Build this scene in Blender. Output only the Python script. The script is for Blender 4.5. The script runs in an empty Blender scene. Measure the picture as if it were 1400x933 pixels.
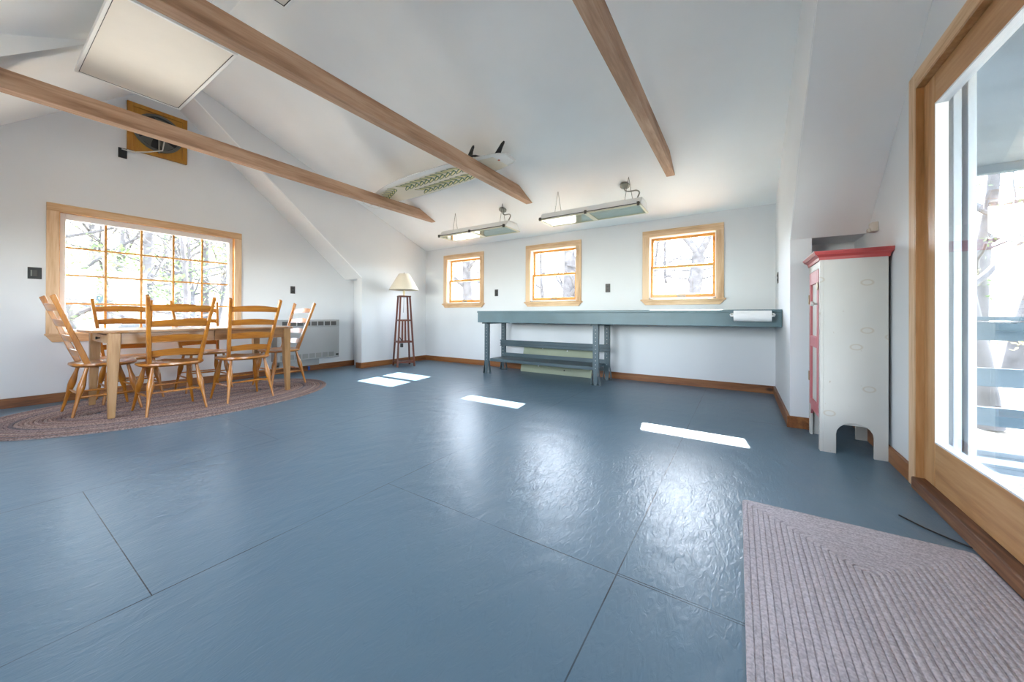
import bpy, math, random
from mathutils import Vector, Matrix
from math import sin, cos, pi, radians, sqrt
C = bpy.context.scene.collection
random.seed(7)

# ------------------------------------------------------------------ helpers
class MB:
    """collects shapes, builds ONE mesh object"""
    def __init__(s): s.v=[]; s.f=[]; s.mi=[]; s.att=[]; s.cur=0
    def add(s, vs, fs, mi=0, a=0.0):
        n=len(s.v); s.v+= [tuple(p) for p in vs]; s.f+=[tuple(i+n for i in f) for f in fs]
        s.mi+=[mi]*len(fs); s.att+=[a]*len(fs); return s
    def box(s,x0,x1,y0,y1,z0,z1,mi=0):
        vs=[(x,y,z) for z in (z0,z1) for y in (y0,y1) for x in (x0,x1)]
        return s.add(vs,[(0,2,3,1),(4,5,7,6),(0,1,5,4),(2,6,7,3),(0,4,6,2),(1,3,7,5)],mi)
    def prism(s,poly,axis,a0,a1,mi=0):
        """poly: 2-D points of the two other axes in xyz order, extruded along axis"""
        n=len(poly)
        ar=sum(poly[i][0]*poly[(i+1)%n][1]-poly[(i+1)%n][0]*poly[i][1] for i in range(n))
        if ar<0: poly=poly[::-1]
        def P(p,a):
            if axis=='X': return (a,p[0],p[1])
            if axis=='Y': return (p[0],a,p[1])
            return (p[0],p[1],a)
        if axis=='Y': a0,a1=a1,a0
        if a0>a1 and axis!='Y': a0,a1=a1,a0
        if axis=='Y' and a0<a1: a0,a1=a1,a0
        vs=[P(p,a0) for p in poly]+[P(p,a1) for p in poly]
        fs=[tuple(range(n-1,-1,-1)),tuple(range(n,2*n))]+[(i,(i+1)%n,n+(i+1)%n,n+i) for i in range(n)]
        return s.add(vs,fs,mi)
    def bar(s,p0,p1,w,h=None,w1=None,h1=None,up=(0,0,1),mi=0):
        """tapered rectangular bar between two points"""
        h=h or w; w1=w1 or w; h1=h1 or h
        p0=Vector(p0);p1=Vector(p1);d=(p1-p0).normalized();u=Vector(up)
        if abs(d.dot(u))>.98: u=Vector((0,1,0))
        r=d.cross(u).normalized(); u=r.cross(d)
        vs=[p0-r*w/2-u*h/2,p0+r*w/2-u*h/2,p0+r*w/2+u*h/2,p0-r*w/2+u*h/2,
            p1-r*w1/2-u*h1/2,p1+r*w1/2-u*h1/2,p1+r*w1/2+u*h1/2,p1-r*w1/2+u*h1/2]
        return s.add(vs,[(0,1,2,3),(7,6,5,4),(0,4,5,1),(1,5,6,2),(2,6,7,3),(3,7,4,0)],mi)
    def tube(s,pts,rad,n=10,mi=0,closed=False):
        pts=[Vector(p) for p in pts]; m=len(pts)
        if not hasattr(rad,'__len__'): rad=[rad]*m
        vs=[];fs=[];prev=None
        for i,p in enumerate(pts):
            d=(pts[(i+1)%m]-pts[i-1]) if closed else (pts[min(i+1,m-1)]-pts[max(i-1,0)])
            d.normalize()
            if prev is None:
                u=Vector((0,0,1)) if abs(d.z)<.9 else Vector((1,0,0))
            else: u=prev
            r=d.cross(u).normalized(); u=r.cross(d).normalized(); prev=u
            for k in range(n):
                a=2*pi*k/n; vs.append(p+(r*cos(a)+u*sin(a))*rad[i])
        for i in range(m if closed else m-1):
            j=(i+1)%m
            for k in range(n):
                l=(k+1)%n; fs.append((i*n+k,i*n+l,j*n+l,j*n+k))
        if not closed: fs+= [tuple(range(n-1,-1,-1)),tuple((m-1)*n+k for k in range(n))]
        return s.add(vs,fs,mi)
    def lathe(s,prof,c=(0,0,0),n=20,axis='Z',mi=0,caps=True):
        vs=[];fs=[];m=len(prof)
        for r,z in prof:
            for k in range(n):
                a=2*pi*k/n; x,y=r*cos(a),r*sin(a)
                q={'Z':(x,y,z),'X':(z,x,y),'Y':(y,z,x)}[axis]
                vs.append((q[0]+c[0],q[1]+c[1],q[2]+c[2]))
        for i in range(m-1):
            for k in range(n):
                l=(k+1)%n; fs.append((i*n+k,i*n+l,(i+1)*n+l,(i+1)*n+k))
        if caps: fs+= [tuple(range(n-1,-1,-1)),tuple((m-1)*n+k for k in range(n))]
        return s.add(vs,fs,mi)
    def wall(s,u0,u1,v0,v1,holes,axis,a0,a1):
        """rectangular wall with rectangular holes; u,v the two other axes"""
        us=sorted({u0,u1,*[h[0] for h in holes],*[h[1] for h in holes]})
        vs_=sorted({v0,v1,*[h[2] for h in holes],*[h[3] for h in holes]})
        for i in range(len(us)-1):
            run=None
            for j in range(len(vs_)-1):
                cu=(us[i]+us[i+1])/2; cv=(vs_[j]+vs_[j+1])/2
                hole=any(h[0]<cu<h[1] and h[2]<cv<h[3] for h in holes)
                if not hole:
                    if axis=='Y': s.box(us[i],us[i+1],a0,a1,vs_[j],vs_[j+1])
                    elif axis=='X': s.box(a0,a1,us[i],us[i+1],vs_[j],vs_[j+1])
        return s
    def build(s,name,mat,parent=None,smooth=False,bevel=0,seg=2,loc=None,weld=False,attr=None):
        me=bpy.data.meshes.new(name); me.from_pydata(s.v,[],s.f)
        mats=mat if isinstance(mat,(list,tuple)) else [mat]
        for m in mats: me.materials.append(m)
        if len(mats)>1: me.polygons.foreach_set('material_index',s.mi)
        if attr:
            a=me.attributes.new(attr,'FLOAT','FACE'); a.data.foreach_set('value',s.att)
        if smooth: me.polygons.foreach_set('use_smooth',[True]*len(me.polygons))
        me.update()
        o=bpy.data.objects.new(name,me); C.objects.link(o)
        if parent is not None: o.parent=parent
        if loc is not None: o.location=loc
        if bevel:
            b=o.modifiers.new('bevel','BEVEL'); b.width=bevel; b.segments=seg; b.limit_method='ANGLE'; b.angle_limit=radians(40)
            if smooth is False:
                pass
        if smooth:
            try:
                bpy_mod=o.modifiers.new('split','EDGE_SPLIT'); bpy_mod.split_angle=radians(45)
            except Exception: pass
        return o

def tag(o,label=None,cat=None,group=None,kind=None):
    if label: o['label']=label
    if cat: o['category']=cat
    if group: o['group']=group
    if kind: o['kind']=kind
    return o
def thing(name,label,cat,loc=(0,0,0),rz=0,group=None):
    o=bpy.data.objects.new(name,None); C.objects.link(o); o.location=loc; o.rotation_euler=(0,0,rz); o.empty_display_size=.05
    return tag(o,label,cat,group)
def struct(o): return tag(o,kind='structure')
def copy_tree(root):
    c=root.copy(); C.objects.link(c)
    def rec(src,dst):
        for ch in [o for o in bpy.data.objects if o.parent==src]:
            k=ch.copy(); C.objects.link(k); k.parent=dst; rec(ch,k)
    rec(root,c); return c

# ------------------------------------------------------------------ materials
def new(name):
    m=bpy.data.materials.new(name); m.use_nodes=True
    nt=m.node_tree; b=nt.nodes['Principled BSDF']; return m,nt,b
def L(nt,a,b): nt.links.new(a,b)
def N(nt,t,**k):
    n=nt.nodes.new(t)
    for a,v in k.items():
        if a.startswith('i_'):
            key=a[2:]; n.inputs[int(key) if key.isdigit() else key.replace('_',' ')].default_value=v
        else: setattr(n,a,v)
    return n
def ramp(nt,fac,stops):
    r=nt.nodes.new('ShaderNodeValToRGB'); e=r.color_ramp.elements
    while len(e)<len(stops): e.new(.5)
    for i,(p,c) in enumerate(stops): e[i].position=p; e[i].color=(*c,1)
    L(nt,fac,r.inputs[0]); return r.outputs[0]
def coords(nt,scale=(1,1,1),which='Object',rot=(0,0,0)):
    t=nt.nodes.new('ShaderNodeTexCoord'); m=nt.nodes.new('ShaderNodeMapping')
    m.inputs['Scale'].default_value=scale; m.inputs['Rotation'].default_value=rot
    L(nt,t.outputs[which],m.inputs[0]); return m.outputs[0]
def bump(nt,b,h,strength=.2,dist=.002):
    n=nt.nodes.new('ShaderNodeBump'); n.inputs['Strength'].default_value=strength; n.inputs['Distance'].default_value=dist
    L(nt,h,n.inputs['Height']); L(nt,n.outputs[0],b.inputs['Normal']); return n
def paint(name,col,rough=.5,var=.03,bscale=60,bstr=.1,spec=.5,metal=0):
    m,nt,b=new(name)
    c=coords(nt); n=N(nt,'ShaderNodeTexNoise',i_Scale=3.0,i_Detail=4.0); L(nt,c,n.inputs['Vector'])
    lo=tuple(max(0,x*(1-var)) for x in col); hi=tuple(min(1,x*(1+var)) for x in col)
    L(nt,ramp(nt,n.outputs[0],[(.3,lo),(.7,hi)]),b.inputs['Base Color'])
    b.inputs['Roughness'].default_value=rough; b.inputs['Metallic'].default_value=metal
    b.inputs['Specular IOR Level'].default_value=spec
    n2=N(nt,'ShaderNodeTexNoise',i_Scale=float(bscale),i_Detail=3.0); L(nt,c,n2.inputs['Vector'])
    bump(nt,b,n2.outputs[0],bstr,.001)
    return m
def wood(name,dark,mid,light,rough=.4,scale=(1,1,1),along='Y',freq=14,knots=True,coat=0):
    m,nt,b=new(name)
    s={'X':(.08,1,1),'Y':(1,.08,1),'Z':(1,1,.08)}[along]
    c=coords(nt,tuple(a*q for a,q in zip(s,scale)))
    n=N(nt,'ShaderNodeTexNoise',i_Scale=float(freq),i_Detail=5.0,i_Roughness=.6,i_Distortion=.6); L(nt,c,n.inputs['Vector'])
    w=N(nt,'ShaderNodeTexNoise',i_Scale=float(freq*7),i_Detail=2.0); L(nt,c,w.inputs['Vector'])
    mix=N(nt,'ShaderNodeMath',operation='MULTIPLY_ADD'); L(nt,w.outputs[0],mix.inputs[0]); mix.inputs[1].default_value=.35
    L(nt,n.outputs[0],mix.inputs[2])
    col=ramp(nt,mix.outputs[0],[(.45,dark),(.62,mid),(.8,light)])
    if knots:
        c2=coords(nt,tuple(q*p for q,p in zip({'X':(.5,1,1),'Y':(1,.5,1),'Z':(1,1,.5)}[along],(1,1,1))))
        v=N(nt,'ShaderNodeTexVoronoi',i_Scale=3.3); L(nt,c2,v.inputs['Vector'])
        k=ramp(nt,v.outputs['Distance'],[(.035,(.0,.0,.0)),(.09,(1,1,1))])
        mx=N(nt,'ShaderNodeMixRGB'); mx.inputs[1].default_value=(*[x*.45 for x in dark],1)
        L(nt,k,mx.inputs[0]); L(nt,col,mx.inputs[2]); col=mx.outputs[0]
    L(nt,col,b.inputs['Base Color'])
    b.inputs['Roughness'].default_value=rough
    if coat: b.inputs['Coat Weight'].default_value=coat; b.inputs['Coat Roughness'].default_value=.15
    bump(nt,b,mix.outputs[0],.15,.001)
    return m

M={}
M['wall']=paint('white_wall_paint',(.725,.735,.75),.55,.012,25,.08)
M['ceil']=paint('white_ceiling_paint',(.88,.88,.875),.5,.015,18,.08)
M['beam']=wood('rough_sawn_beam',(.30,.165,.095),(.44,.26,.16),(.56,.36,.24),.7,along='Y',freq=10)
M['base']=wood('stained_baseboard',(.10,.03,.008),(.21,.07,.018),(.30,.12,.035),.45,along='X',freq=12)
M['baseY']=wood('stained_baseboard_side',(.10,.03,.008),(.21,.07,.018),(.30,.12,.035),.45,along='Y',freq=12)
M['pineX']=wood('pale_pine_across',(.50,.29,.14),(.68,.44,.25),(.78,.56,.35),.5,along='X',freq=12)
M['pineY']=wood('pale_pine_sidewall',(.46,.25,.11),(.62,.38,.2),(.72,.5,.3),.5,along='Y',freq=12)
M['pineZ']=wood('pale_pine_upright',(.50,.29,.14),(.66,.42,.24),(.76,.54,.34),.5,along='Z',freq=12)
M['sash']=wood('orange_varnished_sash',(.45,.16,.02),(.62,.27,.05),(.72,.37,.09),.35,along='X',freq=14,knots=False)
M['doorwood']=wood('door_fir',(.34,.16,.055),(.46,.235,.09),(.55,.31,.14),.4,along='Z',freq=10,knots=False)
M['doorwoodY']=wood('door_fir_rail',(.34,.16,.055),(.46,.235,.09),(.55,.31,.14),.4,along='Y',freq=10,knots=False)
M['thresh']=wood('worn_threshold_wood',(.03,.012,.006),(.14,.055,.022),(.26,.125,.06),.6,along='Y',freq=9)
M['oak']=wood('honey_oak_varnish',(.22,.065,.005),(.35,.118,.009),(.46,.175,.018),.30,along='Z',freq=14,knots=False,coat=.4)
M['oakX']=wood('honey_oak_flat',(.22,.065,.005),(.35,.118,.009),(.46,.175,.018),.30,along='X',freq=14,knots=False,coat=.4)
M['tab']=wood('table_maple_top',(.21,.085,.025),(.28,.13,.045),(.34,.17,.065),.3,along='Y',freq=10,knots=False,coat=.3)
M['tableg']=wood('table_maple_leg',(.30,.145,.045),(.40,.21,.08),(.48,.28,.12),.38,along='Z',freq=10,knots=False,coat=.2)
M['cherry']=wood('red_brown_lamp_wood',(.06,.012,.005),(.10,.02,.008),(.14,.032,.012),.45,along='Z',freq=14,knots=False)
M['vinyl']=paint('white_vinyl',(.82,.84,.86),.35,.01)
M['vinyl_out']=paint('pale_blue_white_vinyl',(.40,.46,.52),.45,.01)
M['liner']=paint('white_jamb_liner',(.85,.86,.86),.4,.01)
M['slate']=paint('slate_green_paint',(.105,.165,.185),.42,.12,40,.25)
M['steel']=paint('slate_green_steel',(.065,.098,.112),.4,.15,60,.2)
M['black']=paint('black_plastic',(.012,.012,.013),.4)
M['brown']=paint('dark_brown_plate',(.035,.028,.026),.4)
M['blackfin']=paint('black_fin',(.01,.01,.011),.3)
M['lens']=paint('cream_acrylic_lens',(.80,.74,.65),.35,.03)
M['white']=paint('white_enamel',(.86,.86,.84),.35,.02)
M['cream']=paint('cream_enamel',(.72,.68,.52),.35,.03)
M['darkwire']=paint('dark_wire',(.10,.085,.07),.45,metal=.4)
M['conduit']=paint('grey_conduit',(.27,.27,.24),.4,metal=.5)
M['heater']=paint('grey_heater_enamel',(.33,.33,.325),.45,.03)
M['grille']=paint('dark_grille',(.06,.055,.05),.5)
M['grille2']=paint('mid_grille',(.22,.22,.21),.5)
M['red']=paint('barn_red_paint',(.42,.06,.06),.4,.10,30,.3)
M['pink']=paint('faded_red_paint',(.50,.13,.14),.45,.10,30,.3)
M['brass']=paint('old_brass',(.33,.24,.13),.4,metal=.6)
M['paper']=paint('paper_towel',(.85,.85,.85),.9,.01,200,.3)
M['shade']=paint('cream_lamp_shade',(.78,.70,.56),.8,.03,200,.2)
M['bulbcream']=paint('cream_socket',(.80,.66,.38),.4)
M['fanbox']=wood('fan_box_plywood',(.28,.105,.008),(.40,.165,.012),(.47,.22,.02),.45,along='Z',freq=6,knots=False)
M['fanmetal']=paint('fan_metal',(.12,.12,.105),.45,metal=.4)
M['board']=paint('surfboard_gloss',(.80,.79,.76),.2,.02)
M['boarddeck']=paint('surfboard_deck',(.66,.60,.49),.35,.06)
M['leafg']=paint('leaf_green_print',(.012,.085,.014),.35,.1)
M['leafy']=paint('leaf_yellow_print',(.66,.58,.26),.35,.1)
M['beige']=paint('beige_plastic',(.62,.57,.5),.45)
M['cord']=paint('white_cord',(.6,.58,.54),.5)
M['bluecap']=paint('blue_valve',(.02,.08,.35),.4)

def glass(name,tint=(1,1,1),refl=1.0):
    m=bpy.data.materials.new(name); m.use_nodes=True; nt=m.node_tree; nt.nodes.clear()
    o=N(nt,'ShaderNodeOutputMaterial'); mix=N(nt,'ShaderNodeMixShader'); t=N(nt,'ShaderNodeBsdfTransparent'); g=N(nt,'ShaderNodeBsdfGlossy')
    t.inputs[0].default_value=(*tint,1); g.inputs['Roughness'].default_value=0.0
    f=N(nt,'ShaderNodeLayerWeight'); f.inputs[0].default_value=.5
    pw=N(nt,'ShaderNodeMath',operation='POWER'); pw.inputs[1].default_value=4.0; L(nt,f.outputs['Facing'],pw.inputs[0])
    mu=N(nt,'ShaderNodeMath',operation='MULTIPLY_ADD'); mu.inputs[1].default_value=.9; mu.inputs[2].default_value=.04*refl
    L(nt,pw.outputs[0],mu.inputs[0]); L(nt,mu.outputs[0],mix.inputs[0])
    L(nt,t.outputs[0],mix.inputs[1]); L(nt,g.outputs[0],mix.inputs[2]); L(nt,mix.outputs[0],o.inputs[0])
    return m
M['glass']=glass('window_glass',(.97,.985,.99))
M['doorglass']=glass('door_glass',(.93,.96,.98),2.0)
M['lensglass']=glass('lamp_lens_glass',(.85,.93,.90),.8)

def floor_mat():
    m,nt,b=new('blue_grey_painted_plywood')
    c=coords(nt)
    big=N(nt,'ShaderNodeTexNoise',i_Scale=.9,i_Detail=5.0,i_Roughness=.6); L(nt,c,big.inputs['Vector'])
    col=ramp(nt,big.outputs[0],[(.3,(.108,.178,.240)),(.55,(.120,.195,.260)),(.75,(.134,.212,.278))])
    # seams: lists of (axis, const, lo, hi)
    sep=N(nt,'ShaderNodeSeparateXYZ'); L(nt,c,sep.inputs[0])
    seams=[]
    xs=[-.363-1.22*k for k in range(-1,5)]
    for x in xs: seams.append((0,x,-1.2,5.2))
    for k,x in enumerate(xs[:-1]):
        x0=xs[k+1]; off=[1.245,1.235,.33,1.235,.02][k%5]
        for j in (-1,0,1,2):
            y=off+2.44*j
            if -1.1<y<5.0: seams.append((1,y,x0,x))
    seams.append((1,1.235,-.363,.86)); seams.append((1,3.675,-.363,.4))
    tot=None
    for ax,cst,lo,hi in seams:
        d=N(nt,'ShaderNodeMath',operation='COMPARE'); L(nt,sep.outputs[ax],d.inputs[0]); d.inputs[1].default_value=cst; d.inputs[2].default_value=.0021 if ax==0 else .0016
        r=N(nt,'ShaderNodeMath',operation='COMPARE'); L(nt,sep.outputs[1-ax],r.inputs[0]); r.inputs[1].default_value=(lo+hi)/2; r.inputs[2].default_value=(hi-lo)/2
        mu=N(nt,'ShaderNodeMath',operation='MULTIPLY'); L(nt,d.outputs[0],mu.inputs[0]); L(nt,r.outputs[0],mu.inputs[1])
        if tot is None: tot=mu.outputs[0]
        else:
            a=N(nt,'ShaderNodeMath',operation='MAXIMUM'); L(nt,tot,a.inputs[0]); L(nt,mu.outputs[0],a.inputs[1]); tot=a.outputs[0]
    # only broken stretches of the seams show through the paint
    br=N(nt,'ShaderNodeTexNoise',i_Scale=2.2,i_Detail=3.0); L(nt,c,br.inputs['Vector'])
    brr=ramp(nt,br.outputs[0],[(.40,(.25,.25,.25)),(.55,(1,1,1))])
    sm=N(nt,'ShaderNodeMath',operation='MULTIPLY'); L(nt,tot,sm.inputs[0]); L(nt,brr,sm.inputs[1])
    mx=N(nt,'ShaderNodeMixRGB'); L(nt,sm.outputs[0],mx.inputs[0]); L(nt,col,mx.inputs[1]); mx.inputs[2].default_value=(.012,.018,.024,1)
    # specks and nail chips
    v=N(nt,'ShaderNodeTexVoronoi',i_Scale=5.5); L(nt,c,v.inputs['Vector'])
    sp=ramp(nt,v.outputs['Distance'],[(.022,(1,1,1)),(.035,(0,0,0))])
    sn=N(nt,'ShaderNodeTexNoise',i_Scale=4.0); L(nt,c,sn.inputs['Vector']); sr=ramp(nt,sn.outputs[0],[(.52,(0,0,0)),(.56,(1,1,1))])
    sm2=N(nt,'ShaderNodeMath',operation='MULTIPLY'); L(nt,sp,sm2.inputs[0]); L(nt,sr,sm2.inputs[1])
    mx2=N(nt,'ShaderNodeMixRGB'); L(nt,sm2.outputs[0],mx2.inputs[0]); L(nt,mx.outputs[0],mx2.inputs[1]); mx2.inputs[2].default_value=(.02,.025,.03,1)
    # knot plugs (faint round outlines)
    v2=N(nt,'ShaderNodeTexVoronoi',i_Scale=1.25); L(nt,c,v2.inputs['Vector'])
    pr=ramp(nt,v2.outputs['Distance'],[(.050,(0,0,0)),(.056,(1,1,1)),(.062,(0,0,0))])
    mp=N(nt,'ShaderNodeMath',operation='MULTIPLY'); L(nt,pr,mp.inputs[0]); mp.inputs[1].default_value=.55
    mx3=N(nt,'ShaderNodeMixRGB'); L(nt,mp.outputs[0],mx3.inputs[0]); L(nt,mx2.outputs[0],mx3.inputs[1]); mx3.inputs[2].default_value=(.03,.045,.06,1)
    # dusty pale scuffs
    du=N(nt,'ShaderNodeTexNoise',i_Scale=2.6,i_Detail=8.0,i_Roughness=.75); L(nt,c,du.inputs['Vector'])
    dr=ramp(nt,du.outputs[0],[(.60,(0,0,0)),(.95,(.10,.10,.10))])
    mx4=N(nt,'ShaderNodeMixRGB'); L(nt,dr,mx4.inputs[0]); L(nt,mx3.outputs[0],mx4.inputs[1]); mx4.inputs[2].default_value=(.20,.27,.32,1)
    L(nt,mx4.outputs[0],b.inputs['Base Color'])
    rn=N(nt,'ShaderNodeTexNoise',i_Scale=7.0,i_Detail=4.0); L(nt,c,rn.inputs['Vector'])
    rr=N(nt,'ShaderNodeMapRange'); L(nt,rn.outputs[0],rr.inputs[0]); rr.inputs[3].default_value=.16; rr.inputs[4].default_value=.34
    b.inputs['Roughness'].default_value=.33
    b.inputs['Specular IOR Level'].default_value=.45
    # plywood grain telegraphing through the paint
    cg=coords(nt,(1,.3,1)); g=N(nt,'ShaderNodeTexNoise',i_Scale=42.0,i_Detail=3.0,i_Distortion=1.8); L(nt,cg,g.inputs['Vector'])
    cw=coords(nt,(1,.25,1)); wv=N(nt,'ShaderNodeTexWave',wave_type='RINGS',i_Scale=5.0,i_Distortion=14.0,i_Detail=3.0,i_Detail_Scale=.9); L(nt,cw,wv.inputs['Vector'])
    ad=N(nt,'ShaderNodeMath',operation='MULTIPLY_ADD'); L(nt,wv.outputs['Fac'],ad.inputs[0]); ad.inputs[1].default_value=.5; L(nt,g.outputs[0],ad.inputs[2])
    sb=N(nt,'ShaderNodeMath',operation='SUBTRACT'); L(nt,ad.outputs[0],sb.inputs[0]); L(nt,sm.outputs[0],sb.inputs[1])
    bump(nt,b,sb.outputs[0],.75,.0024)
    return m
M['floor']=floor_mat()

def rug_mat(name,cols,scale=90,kk=(.45,1.12)):
    m,nt,b=new(name)
    a=N(nt,'ShaderNodeAttribute',attribute_name='ring')
    st=[(i/(len(cols)-1),c) for i,c in enumerate(cols)]
    col=ramp(nt,a.outputs['Fac'],st)
    c=coords(nt); n=N(nt,'ShaderNodeTexNoise',i_Scale=float(scale),i_Detail=3.0); L(nt,c,n.inputs['Vector'])
    k=ramp(nt,n.outputs[0],[(.35,(kk[0],)*3),(.62,(kk[1],)*3)])
    mx=N(nt,'ShaderNodeMixRGB',blend_type='MULTIPLY'); mx.inputs[0].default_value=1; L(nt,col,mx.inputs[1]); L(nt,k,mx.inputs[2])
    L(nt,mx.outputs[0],b.inputs['Base Color']); b.inputs['Roughness'].default_value=.95; b.inputs['Specular IOR Level'].default_value=.15
    n2=N(nt,'ShaderNodeTexNoise',i_Scale=float(scale*2),i_Detail=3.0); L(nt,c,n2.inputs['Vector'])
    bump(nt,b,n2.outputs[0],.5,.003)
    return m
M['rug']=rug_mat('braided_wool_multicolour',[(.26,.17,.15),(.36,.24,.20),(.15,.135,.15),(.40,.29,.245),(.29,.21,.205),(.42,.33,.28),(.22,.15,.15),(.38,.25,.205)])
M['rug2']=rug_mat('braided_wool_mauve',[(.53,.475,.50),(.55,.495,.52),(.515,.465,.49),(.56,.505,.53)],120,(.75,1.06))

def cab_mat():
    m,nt,b=new('chipped_white_cabinet_paint')
    c=coords(nt,(1,1,.6))
    n=N(nt,'ShaderNodeTexNoise',i_Scale=3.0,i_Detail=4.0); L(nt,c,n.inputs['Vector'])
    col=ramp(nt,n.outputs[0],[(.3,(.50,.49,.455)),(.7,(.57,.555,.52))])
    c3=coords(nt,(1,1,1.6),rot=(radians(90),0,0)); v=N(nt,'ShaderNodeTexVoronoi',voronoi_dimensions='2D',i_Scale=3.1); L(nt,c3,v.inputs['Vector'])
    k=ramp(nt,v.outputs['Distance'],[(.06,(0,0,0)),(.085,(1,1,1)),(.11,(0,0,0))])
    mx=N(nt,'ShaderNodeMixRGB'); mu=N(nt,'ShaderNodeMath',operation='MULTIPLY'); mu.inputs[1].default_value=.6
    L(nt,k,mu.inputs[0]); L(nt,mu.outputs[0],mx.inputs[0]); L(nt,col,mx.inputs[1]); mx.inputs[2].default_value=(.42,.33,.22,1)
    v2=N(nt,'ShaderNodeTexNoise',i_Scale=45.0,i_Detail=4.0); L(nt,c,v2.inputs['Vector'])
    k2=ramp(nt,v2.outputs[0],[(.70,(0,0,0)),(.76,(.7,.7,.7))])
    mx2=N(nt,'ShaderNodeMixRGB'); L(nt,k2,mx2.inputs[0]); L(nt,mx.outputs[0],mx2.inputs[1]); mx2.inputs[2].default_value=(.36,.28,.2,1)
    L(nt,mx2.outputs[0],b.inputs['Base Color']); b.inputs['Roughness'].default_value=.5
    bump(nt,b,v2.outputs[0],.15,.001); return m
M['cab']=cab_mat()
def ground_mat():
    m,nt,b=new('leaf_litter'); c=coords(nt)
    n=N(nt,'ShaderNodeTexNoise',i_Scale=1.6,i_Detail=12.0,i_Roughness=.85); L(nt,c,n.inputs['Vector'])
    L(nt,ramp(nt,n.outputs[0],[(.34,(.06,.05,.04)),(.45,(.20,.165,.12)),(.54,(.36,.32,.26)),(.62,(.27,.26,.16)),(.72,(.52,.50,.46))]),b.inputs['Base Color'])
    b.inputs['Roughness'].default_value=.95; return m
M['ground']=ground_mat()
M['bark']=paint('grey_bark',(.06,.056,.058),.9,.5,14,.8)
M['needle']=paint('pine_green',(.10,.165,.055),.8,.4)
M['leafd']=paint('dry_leaf_yellow',(.34,.30,.14),.8,.4)
M['deck']=wood('weathered_deck_paint',(.040,.064,.080),(.055,.084,.104),(.070,.10,.124),.85,along='X',freq=8,knots=False)
M['siding']=paint('white_siding',(.45,.47,.50),.6)
M['roofm']=paint('grey_shingle',(.16,.16,.17),.9,.2)
M['carp']=paint('pale_blue_car_paint',(.30,.40,.50),.25)
M['cargl']=paint('car_window_dark',(.03,.04,.05),.1)

# ------------------------------------------------------------------ dimensions
XL,XG,XR,XD=-5.412,-5.888,.335,.789      # rear bay left wall, gable wall, rear bay right wall, door wall
YB=5.119; YK=3.667; HK=1.527; YF=-1.17
TK=.137
RIDGE=1.306
def zs(y): return HK+.867*(YK-y)            # steep rear slope
def zd(y): return 2.217+.38*(YB-y)          # shallow rear bay ceiling
def zf(y): return 2.53+.87*y                # steep front slope
def zfd(y): return 3.052-.55*(.6-y)         # front bay ceiling
T=.14

# floor
struct(MB().box(XG-.15,XD+.12,YF-.15,YB+.15,-.12,0).build('floor',M['floor']))
# back wall with three windows
WX=[(-4.90,-3.92),(-3.03,-2.05),(-1.15,-.18)]
OZ0,OZ1=1.14,1.995
holes=[(a+.075,b-.075,OZ0,OZ1) for a,b in WX]
struct(MB().wall(XL-TK,XR+TK,0,2.235,holes,'Y',YB,YB+.16).build('wall_back',M['wall']))
# left gable wall
GY0,GY1=.445,2.105
gh=[(GY0+.075,GY1-.075,.70,1.965)]
w=MB().wall(YF-.1,3.95,0,2.1,gh,'X',XG-.16,XG)
w.v=[v for v in w.v]
w.prism([(YF-.1,1.43),(YF-.1,1.44)],'X',XG-.16,XG) if False else None
w=MB().wall(YF-.1,3.95,0,1.44,[(gh[0][0],gh[0][1],.70,1.44)],'X',XG-.16,XG)
# upper part: polygon pieces around the window top
yl=(1.965-2.53)/.87; yr=YK-(1.965-HK)/.867
w.prism([(YF-.1,1.44),(gh[0][0],1.44),(gh[0][0],1.965),(yl+.05,2.01),(YF-.1,zf(YF-.1)+.05)],'X',XG-.16,XG)
w.prism([(gh[0][1],1.44),(3.95,1.44),(3.95,HK+.08),(YK,HK+.1),(yr,2.01),(gh[0][1],1.965)],'X',XG-.16,XG)
w.prism([(gh[0][0],1.965),(gh[0][1],1.965),(yr,2.01),(1.253,3.68),(yl+.05,2.01)],'X',XG-.16,XG)
struct(w.build('wall_left',M['wall']))
# rear bay left side wall (stands proud of the gable wall)
def cheek(x0,x1): return MB().prism([(YK,0),(YB+.1,0),(YB+.1,2.217+.02),(RIDGE,zd(RIDGE)+.05),(1.29,zs(1.29)+.02),(YK,HK+.02)],'X',x0,x1)
struct(cheek(XL-TK,XL).build('wall_bay_left',M['wall']))
struct(cheek(XR,XR+TK).build('wall_bay_right',M['wall']))
# knee walls set back under the eaves
struct(MB().box(XG,XL-TK+.01,3.83,3.95,0,HK+.03).box(XG-.0,XL-TK+.01,YK,3.95,HK,HK+.06).build('wall_knee_left',M['wall']))
struct(MB().box(XR+TK-.01,XD+.02,4.02,4.12,0,HK+.03).box(XR+TK-.01,XD+.02,YK,4.1,HK,HK+.06).build('wall_knee_right',M['wall']))
# door wall
DY1,DY0,DZ=2.722,.86,2.112
w=MB().wall(YF-.1,4.12,0,1.44,[(DY0,DY1,0,1.44)],'X',XD,XD+.14)
w.prism([(YF-.1,1.44),(DY0,1.44),(DY0,DZ),(-.35,DZ),(YF-.1,zfd(YF)+.1-.05)],'X',XD,XD+.14)
yr2=YK-(DZ-HK)/.867
w.prism([(DY1,1.44),(4.12,1.44),(4.12,HK+.08),(YK,HK+.1),(yr2,DZ+.05),(DY1,DZ)],'X',XD,XD+.14)
w.prism([(DY0,DZ),(DY1,DZ),(yr2,DZ+.05),(1.253,3.7),(.6,3.1),(-.35,2.6),(-.6,DZ)],'X',XD,XD+.14)
struct(w.build('wall_right',M['wall']))
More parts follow.
